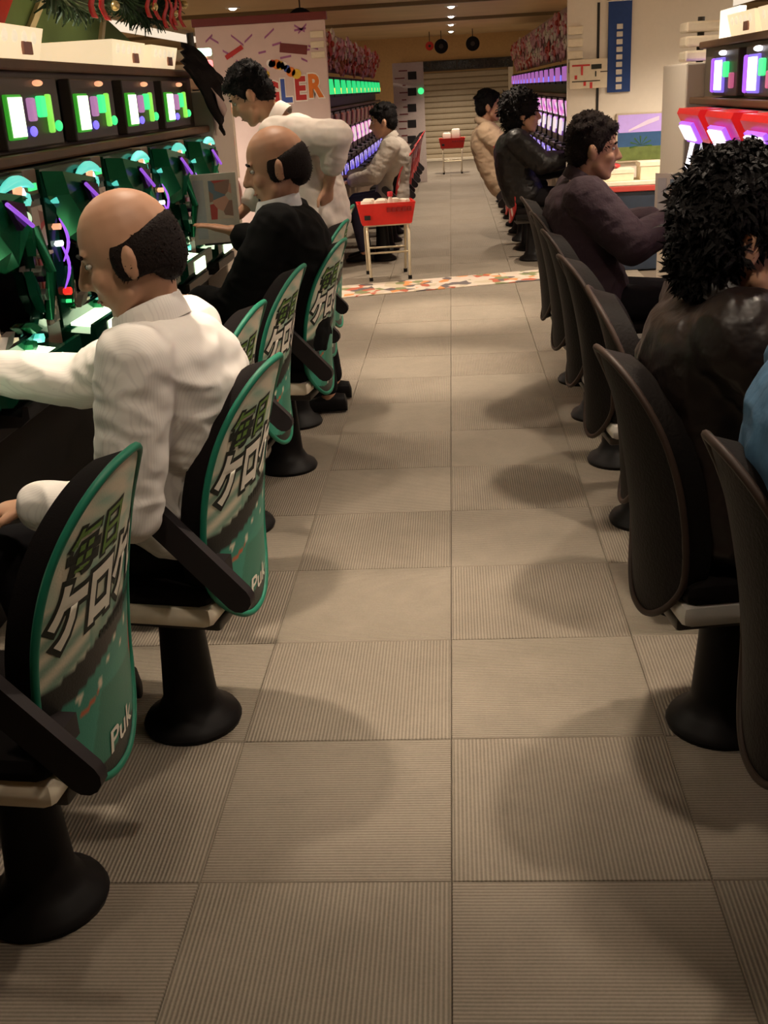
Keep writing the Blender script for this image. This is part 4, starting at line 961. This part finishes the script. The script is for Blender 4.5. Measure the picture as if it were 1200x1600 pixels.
def person(label, loc, rz, J, top, bottom, hair, voxel=.008, skin=SKIN, group=None, hs=1.0, shoes=None, sleeve=1.0, bulk=.014, collar=None, tie=None, curl=.5, extras=None, hood=False, fold=.006):
    """J: joints in the person's own frame (x forward, y left, z up from the floor)"""
    t = thing('person', label, 'person', loc, rz)
    g = {k: Vector(v) for k, v in J.items() if not isinstance(v, (int, float))}
    fw_ = V(1, 0, 0)
    pel, wai, che, nek, hed = g['pelvis'], g['waist'], g['chest'], g['neck'], g['head']
    lat = g.get('lat', V(0, 1, 0)).normalized()
    def secs(off, lowz=0):
        def fr(a, b): return lat.cross((b-a).normalized()).normalized()
        f0, f1, f2 = fr(pel, wai), fr(wai, che), fr(che, nek)
        sh = che+(nek-che)*.72
        return [(pel-(wai-pel)*.42, lat*(.12+off), f0*(.09+off)), (pel-(wai-pel)*.15, lat*(.165+off), f0*(.115+off)), (pel+(wai-pel)*.3, lat*(.165+off), f0*(.118+off)), (wai, lat*(.150+off), f1*(.108+off)),
                (wai+(che-wai)*.5, lat*(.160+off), f1*(.115+off)), (che, lat*(.175+off), f2*(.118+off)), (che+(nek-che)*.4, lat*(.182+off), f2*(.108+off)), (sh, lat*(.150+off), f2*(.085+off)), (nek-(nek-che)*.03, lat*(.075+off*.6), f2*(.062+off*.5))]
    shl = {}
    for sd, k in ((1, 'L'), (-1, 'R')):
        shl[k] = g.get('shoulder'+k, che+(nek-che)*.62+lat*sd*.178)
    HM = head_frame(J.get('yaw', 0), J.get('pitch', 0), J.get('roll', 0))
    def hp(x, y, z): return hed+HM @ (V(x, y, z)*hs)
    def hr(*r): return tuple(v*hs for v in r)
    # ---- body, one surface
    b = MB(); b.loft(secs(-.012))
    b.cap(nek-(nek-che)*.1, .060, hed+HM @ V(-.018, 0, -.05), .055)
    b.ell(hp(-.008, 0, .035), hr(.100, .078, .098), 18, 12, HM); b.ell(hp(.022, 0, -.035), hr(.073, .062, .082), 16, 10, HM)
    b.ell(hp(.060, 0, -.098), hr(.026, .030, .020), 12, 8, HM); b.ell(hp(.078, 0, .034), hr(.016, .054, .013), 12, 8, HM)
    for sd in (-1, 1):
        b.ell(hp(.060, sd*.036, -.022), hr(.028, .026, .028), 12, 8, HM); b.ell(hp(-.008, sd*.080, -.008), hr(.020, .010, .033), 12, 8, HM); b.ell(hp(-.016, sd*.085, .006), hr(.012, .010, .022), 10, 8, HM)
        b.cap(hp(.02, sd*.050, -.06), .020*hs, hp(.055, sd*.025, -.095), .020*hs)
    b.cap(hp(.090, 0, .022), .009*hs, hp(.112, 0, -.022), .014*hs); b.ell(hp(.100, 0, -.026), hr(.014, .021, .011), 10, 8, HM)
    b.ell(hp(.086, 0, -.056), hr(.013, .026, .007), 10, 8, HM); b.ell(hp(.084, 0, -.069), hr(.013, .022, .008), 10, 8, HM)
    for sd, k in ((1, 'L'), (-1, 'R')):
        e, w = g['elbow'+k], g['wrist'+k]
        b.cap(shl[k], .047, e, .038); b.cap(e, .038, w, .026)
        hand(b, w, g.get('point'+k, w-e), g.get('palm'+k, V(0, 0, -1)), sd, J.get('curl'+k, curl), 1.02)
        hip = pel+lat*sd*.092-V(0, 0, .015); kn, an = g['knee'+k], g['ankle'+k]
        b.cap(hip, .078, kn, .052); b.cap(kn, .052, kn+(an-kn)*.3, .050); b.cap(kn+(an-kn)*.3, .050, an, .034); b.cap(an, .034, an+V(.03, 0, -.045), .032)
    body = remeshed(b, 'body', voxel, skin, t, 3, .4)
    # ---- face details
    for sd in (-1, 1):
        ey = MB().ell(hp(.0765, sd*.031, .012), hr(.010, .013, .0065), 12, 8, HM).build('eye', EYEW, body, 60)
        MB().ell(hp(.0855, sd*.031, .012), hr(.0022, .0052, .0052), 10, 8, HM).build('iris', IRIS, ey, 60)
        MB().tube([hp(.090, sd*.016, .033), hp(.091, sd*.032, .038), hp(.082, sd*.050, .033)], .0042*hs, 8).build('eyebrow', hair[1], body, 60)
    MB().tube([hp(.088, -.022, -.062), hp(.0985, -.008, -.0615), hp(.0985, .008, -.0615), hp(.088, .022, -.062)], .0030*hs, 8).build('mouth', LIP, body, 60)
    # ---- hair
    h = MB(); style, hm = hair[0], hair[1]; rg = random.Random(len(label))
    if style == 'short':
        h.ell(hp(-.020, 0, .052), hr(.105, .087, .098), 18, 12, HM); h.ell(hp(-.058, 0, -.005), hr(.062, .074, .070), 16, 10, HM)
        for sd in (-1, 1): h.ell(hp(.008, sd*.074, .025), hr(.026, .012, .035), 10, 8, HM)
        h.ell(hp(.055, 0, .095), hr(.045, .06, .03), 12, 8, HM)
        for k in range(40):
            a, c = rg.uniform(-PI, PI), rg.uniform(0, 1.25); h.ell(hp(-.022+.100*math.sin(c)*math.cos(a), .082*math.sin(c)*math.sin(a), .052+.095*math.cos(c)), hr(.022, .022, .014), 8, 6, HM)
    elif style == 'bald':           # a fringe round the back and sides, bare crown
        for k in range(25):
            a = R_(76+k*208/24); back = -math.cos(a); h.ell(hp(-.010+.091*math.cos(a), .073*math.sin(a), -.002+.010*max(0, back)), hr(.018, .016, .040+.016*max(0, back)), 10, 8, HM)
        h.ell(hp(-.062, 0, -.03), hr(.046, .062, .045), 14, 9, HM); h.ell(hp(-.070, 0, .035), hr(.030, .055, .045), 14, 9, HM)
    elif style in ('curly', 'bushy'):
        R0 = 1.0 if style == 'curly' else 1.12
        h.ell(hp(-.026, 0, .055), hr(.110*R0, .094*R0, .104*R0), 18, 12, HM); h.ell(hp(-.064, 0, -.025), hr(.070*R0, .080*R0, .085*R0), 16, 10, HM)
        for k in range(110):
            a, c = rg.uniform(-PI, PI), rg.uniform(0, 2.2)
            x = math.sin(c)*math.cos(a)
            if c > 1.15 and x > .0: continue
            s0 = rg.uniform(.012, .020); h.ell(hp(-.030+.112*R0*x, .098*R0*math.sin(c)*math.sin(a), .045+.110*R0*math.cos(c)), hr(s0, s0, s0*.9), 8, 6, HM)
    ho_ = remeshed(h, 'hair', max(.006, voxel*.75), hm, t, 6 if style == 'bald' else 3, .5)
    # loose strands growing from the cap
    tf = MB(); vs_ = ho_.data.vertices; LN = {'short': .016, 'bald': .010, 'curly': .034, 'bushy': .04}[style]
    for k in range({'short': 1100, 'bald': 700, 'curly': 2600, 'bushy': 700}[style]):
        v = vs_[rg.randrange(len(vs_))]; n_ = v.normal.copy(); ax = n_.orthogonal().normalized(); ax = Matrix.Rotation(rg.uniform(0, 6.3), 3, n_) @ ax
        lean = ax*rg.uniform(.5, 1.4)+V(0, 0, -.6); d1 = (n_+lean*.6).normalized(); d2 = (n_*.35+lean).normalized(); sv = n_.cross(d1)
        if sv.length < .01: continue
        sv = sv.normalized()*LN*.16; L_ = LN*rg.uniform(.6, 1.2); p0 = v.co-n_*.003; p1 = p0+d1*L_*.55; p2 = p1+d2*L_*.5
        tf.add([p0-sv, p0+sv, p1+sv*.8, p1-sv*.8, p2], [(0, 1, 2, 3), (3, 2, 4)])
    me_ = tf.mesh('strands', hm, None, False); o_ = link('strands', me_, ho_); o_['kind'] = 'stuff'
    # ---- clothes
    c = MB(); off = bulk; ss = secs(off)
    c.loft(ss)
    for k in ('L', 'R'):
        e, w = g['elbow'+k], g['wrist'+k]
        c.cap(shl[k], .054+off, e, .044+off*.9)
        if sleeve > .55: c.cap(e, .043+off*.9, e+(w-e)*min(1, (sleeve-.5)*2*.93), .032+off*.8)
        # soft folds at the elbow and shoulder
        c.ell(shl[k]+(nek-shl[k])*.25+V(0, 0, -.03), (.062+off, .062+off, .062+off))
    garment = remeshed(c, top[0], voxel, top[1], t, int(.13/voxel), .5); folds(garment.data, fold)
    cl = collar or top[1]
    nv = (hed-nek).normalized(); la = lat; f_ = la.cross(nv).normalized()
    ring = [nek+nv*.012+la*(.070+off*.35)*math.cos(2*PI*i/24)+f_*(.064+off*.35)*math.sin(2*PI*i/24)-nv*.012*math.sin(2*PI*i/24) for i in range(25)]
    if hood: MB().tube(ring, .034, 10).build('hood', cl, garment, 60)
    else:
        rows = []
        for q, (dr, dz) in enumerate(((.016, -.028), (.012, -.006), (.004, .022), (-.002, .026), (-.006, .018), (-.004, -.02))):
            rows.append([nek+nv*(.012+dz)+la*(.068+off*.35+dr)*math.cos(2*PI*i/28)+f_*(.062+off*.35+dr)*math.sin(2*PI*i/28)-nv*.020*math.sin(2*PI*i/28) for i in range(29)])
        cb = MB(); grid_add(cb, rows); cb.build('collar', cl, garment, 60)
    if tie is not None:
        fr_ = lat.cross((nek-che).normalized()).normalized(); a0 = nek+fr_*(.072+off)-V(0, 0, .02)
        MB().loft([(a0, lat*.016, fr_*.010), (a0+(che-nek)*.15+fr_*.02, lat*.012, fr_*.006), (a0+V(.02, 0, -.18)+fr_*.02, lat*.030, fr_*.006), (a0+V(.02, 0, -.34)+fr_*.01, lat*.036, fr_*.005), (a0+V(.02, 0, -.38)+fr_*.01, lat*.004, fr_*.004)], 12).build('tie', tie, garment, 60)
    p = MB(); p.loft(secs(.012)[:4])
    for sd, k in ((1, 'L'), (-1, 'R')):
        hip = pel+lat*sd*.092-V(0, 0, .015); kn, an = g['knee'+k], g['ankle'+k]
        p.cap(hip, .092, kn, .066); p.cap(kn, .066, an+(kn-an)*.12, .052)
    remeshed(p, bottom[0], max(voxel, .009), bottom[1], t, 4, .5)
    shm = shoes or BLACKP
    for k in ('L', 'R'):
        an = g['ankle'+k]; fd = g.get('foot'+k, V(1, 0, 0)).normalized(); sd_ = V(0, 0, 1).cross(fd); z0 = an.z-.075
        base = V(an.x, an.y, z0)
        s_ = MB(); s_.loft([(base+fd*x+V(0, 0, h_/2), sd_*w_, V(0, 0, h_/2)) for x, w_, h_ in ((-.085, .018, .05), (-.075, .030, .085), (-.03, .036, .09), (.04, .041, .075), (.11, .044, .055), (.155, .036, .042), (.175, .014, .028))], 16)
        so_ = s_.build('shoe', shm, t, 50)
    return t
SEAT = dict(pelvis=(0, 0, .555), waist=(-.01, 0, .70), chest=(-.02, 0, .87), neck=(.01, 0, 1.03), head=(.055, 0, 1.165),
            elbowL=(.16, .25, .74), wristL=(.38, .18, .74), elbowR=(.16, -.25, .74), wristR=(.38, -.18, .74),
            kneeL=(.34, .13, .53), kneeR=(.34, -.13, .53), ankleL=(.27, .12, .085), ankleR=(.27, -.12, .085))
def pose(**k): d_ = dict(SEAT); d_.update(k); return d_
SHIRT = mat('white_striped_shirt', (.77, .73, .68), .75, var=.05, bump=.35, bscale=14)
# fine pinstripe woven into the white shirt
nt = SHIRT.node_tree; bs = nt.nodes['Principled BSDF']; old = bs.inputs['Base Color'].links[0].from_socket
wv = nt.nodes.new('ShaderNodeTexWave'); wv.bands_direction = 'Y'; wv.inputs['Scale'].default_value = 62; mx = nt.nodes.new('ShaderNodeMix'); mx.data_type = 'RGBA'
tcn = nt.nodes.new('ShaderNodeTexCoord'); nt.links.new(tcn.outputs['Object'], wv.inputs['Vector'])
rp = nt.nodes.new('ShaderNodeValToRGB'); rp.color_ramp.elements[0].position = .72; rp.color_ramp.elements[1].position = .95; nt.links.new(wv.outputs['Fac'], rp.inputs[0])
nt.links.new(rp.outputs[0], mx.inputs[0]); nt.links.new(old, mx.inputs[6]); mx.inputs[7].default_value = (.70, .66, .62, 1); nt.links.new(mx.outputs[2], bs.inputs['Base Color'])
SUIT = mat('black_suit', (.006, .006, .006), .85, bump=.2, bscale=20, spec=.08)
TROUS = mat('dark_trousers', (.007, .006, .007), .85, spec=.08, bump=.25, bscale=20)
LEATH = mat('brown_black_leather', (.009, .005, .004), .42, bump=.5, bscale=26, spec=.35)
PURP = mat('purple_knit', (.030, .015, .022), .85, bump=.35, bscale=60)
DENIM = mat('denim_blue', (.045, .115, .20), .8, var=.3, bump=.3, bscale=40)
GREYK = mat('grey_knit', (.33, .29, .25), .85, bump=.3, bscale=40)
BEIGE = mat('beige_fleece', (.46, .33, .22), .85, bump=.3, bscale=40)
STAFF = mat('staff_white_shirt', (.66, .58, .52), .75, bump=.3, bscale=16)

person('balding man in a white striped shirt reaching to the green machine', (-.662, 2.30, 0), PI,
       pose(pelvis=(.0, -.02, .555), waist=(-.035, -.01, .70), chest=(-.06, .02, .87), neck=(-.02, .06, 1.025), head=(-.005, .09, 1.160), pitch=.30, yaw=.12, lat=(.06, 1, .04),
            elbowL=(.02, .25, .67), wristL=(.245, .19, .665), pointL=(1, -.1, -.15), elbowR=(.24, -.22, .83), wristR=(.47, -.22, .86), curlR=1.1, pointR=(1, .0, .1)),
       ('shirt', SHIRT), ('trousers', TROUS), ('bald', HAIRBR), .0065, SKIN, hs=1.0, bulk=.026, sleeve=1.0)
person('man in a black suit touching the machines on the left', (-.66, 4.27, 0), PI,
       pose(pelvis=(0, 0, .555), waist=(-.02, .0, .70), chest=(-.03, .03, .90), neck=(.0, .06, 1.06), head=(-.01, .08, 1.20), pitch=.22, yaw=.1,
            elbowR=(.07, -.26, .84), wristR=(.25, -.26, .945), pointR=(1, 0, .25), palmR=(0, 0, -1), curlR=.15, elbowL=(.16, .25, .72), wristL=(.36, .15, .74)),
       ('jacket', SUIT), ('trousers', TROUS), ('bald', HAIRBR), .007, SKIN2, hs=1.12, bulk=.038, sleeve=.88, collar=mat('pale_collar', (.55, .56, .56), .7))
person('standing man in a white shirt and dark tie bending over the machines', (-.53, 5.22, 0), PI,
       dict(pelvis=(.10, 0, .90), waist=(.12, 0, 1.04), chest=(.17, 0, 1.20), neck=(.25, 0, 1.34), head=(.37, 0, 1.455), pitch=.55, lat=(.12, 1, 0),
            elbowL=(-.03, .22, 1.27), wristL=(.03, .17, 1.06), pointL=(.2, -.2, -1), elbowR=(.36, -.20, 1.06), wristR=(.50, -.12, .93), pointR=(.8, .1, -.6),
            kneeL=(.15, .11, .49), kneeR=(.16, -.11, .49), ankleL=(.10, .12, .08), ankleR=(.10, -.12, .08)),
       ('shirt', STAFF), ('trousers', TROUS), ('short', HAIRB), .008, SKIN, hs=.96, bulk=.03, sleeve=.78, tie=mat('navy_tie', (.03, .025, .05), .6))
person('person with short black hair and grey top on the far left red chair', (-.55, 10.15, 0), PI,
       pose(head=(.05, 0, 1.19), neck=(.0, 0, 1.05), chest=(-.04, 0, .89), pitch=.15, elbowL=(.14, .26, .76), wristL=(.34, .16, .72)), ('jumper', GREYK), ('trousers', mat('navy_trousers', (.02, .02, .05), .8)), ('short', HAIRB), .010, SKIN, hs=1.08, bulk=.035)
person('person in a denim blue shirt at the right edge of the picture', (.637, 1.57, 0), 0,
       pose(pelvis=(.07, 0, .555), waist=(.03, .0, .70), chest=(-.065, 0, .90), neck=(-.05, 0, 1.06), head=(.01, 0, 1.195)), ('shirt', DENIM), ('trousers', TROUS), ('short', HAIRB), .009, SKIN, bulk=.035)
person('person with thick curly black hair in a brown-black leather jacket', (.60, 2.27, 0), 0,
       pose(pelvis=(0, 0, .555), waist=(-.04, 0, .70), chest=(-.06, .0, .89), neck=(-.055, -.02, 1.015), head=(-.02, -.03, 1.128), pitch=.12, yaw=-.10,
            elbowL=(.15, .27, .76), wristL=(.38, .18, .74), elbowR=(.15, -.27, .76), wristR=(.38, -.18, .74)), ('jacket', LEATH), ('trousers', TROUS), ('curly', HAIRB), .007, SKIN, hs=1.08, bulk=.045)
person('man in a dark purple sweater with arms folded forward', (.60, 4.87, 0), 0,
       pose(pelvis=(0, 0, .555), waist=(-.04, 0, .70), chest=(-.06, 0, .89), neck=(-.05, 0, 1.04), head=(-.01, -.02, 1.165), pitch=.08,
            elbowL=(.10, .26, .80), wristL=(.27, .13, .845), elbowR=(.13, -.25, .80), wristR=(.30, -.10, .86), curlL=.3, curlR=.3), ('sweater', PURP), ('trousers', TROUS), ('short', HAIRBR), .007, SKIN2, hs=1.0, bulk=.045)
person('person with bushy black hair in a black leather jacket by the confetti strip', (.60, 9.75, 0), 0,
       pose(waist=(-.06, 0, .70), chest=(-.08, 0, .89), neck=(-.05, 0, 1.06), head=(.0, 0, 1.20), elbowR=(.14, -.25, .82), wristR=(.34, -.16, .84)), ('jacket', mat('black_leather', (.006, .005, .005), .45, bump=.5, bscale=26, spec=.25)), ('trousers', TROUS), ('bushy', HAIRB), .010, SKIN, hs=1.25, bulk=.055)
person('person in a beige hoodie leaning back on the far right row', (.50, 11.05, 0), 0,
       pose(waist=(-.10, 0, .70), chest=(-.16, 0, .92), neck=(-.18, 0, 1.10), head=(-.14, 0, 1.25)), ('hoodie', BEIGE), ('trousers', TROUS), ('short', HAIRB), .010, SKIN, hs=1.1, bulk=.045, hood=True)
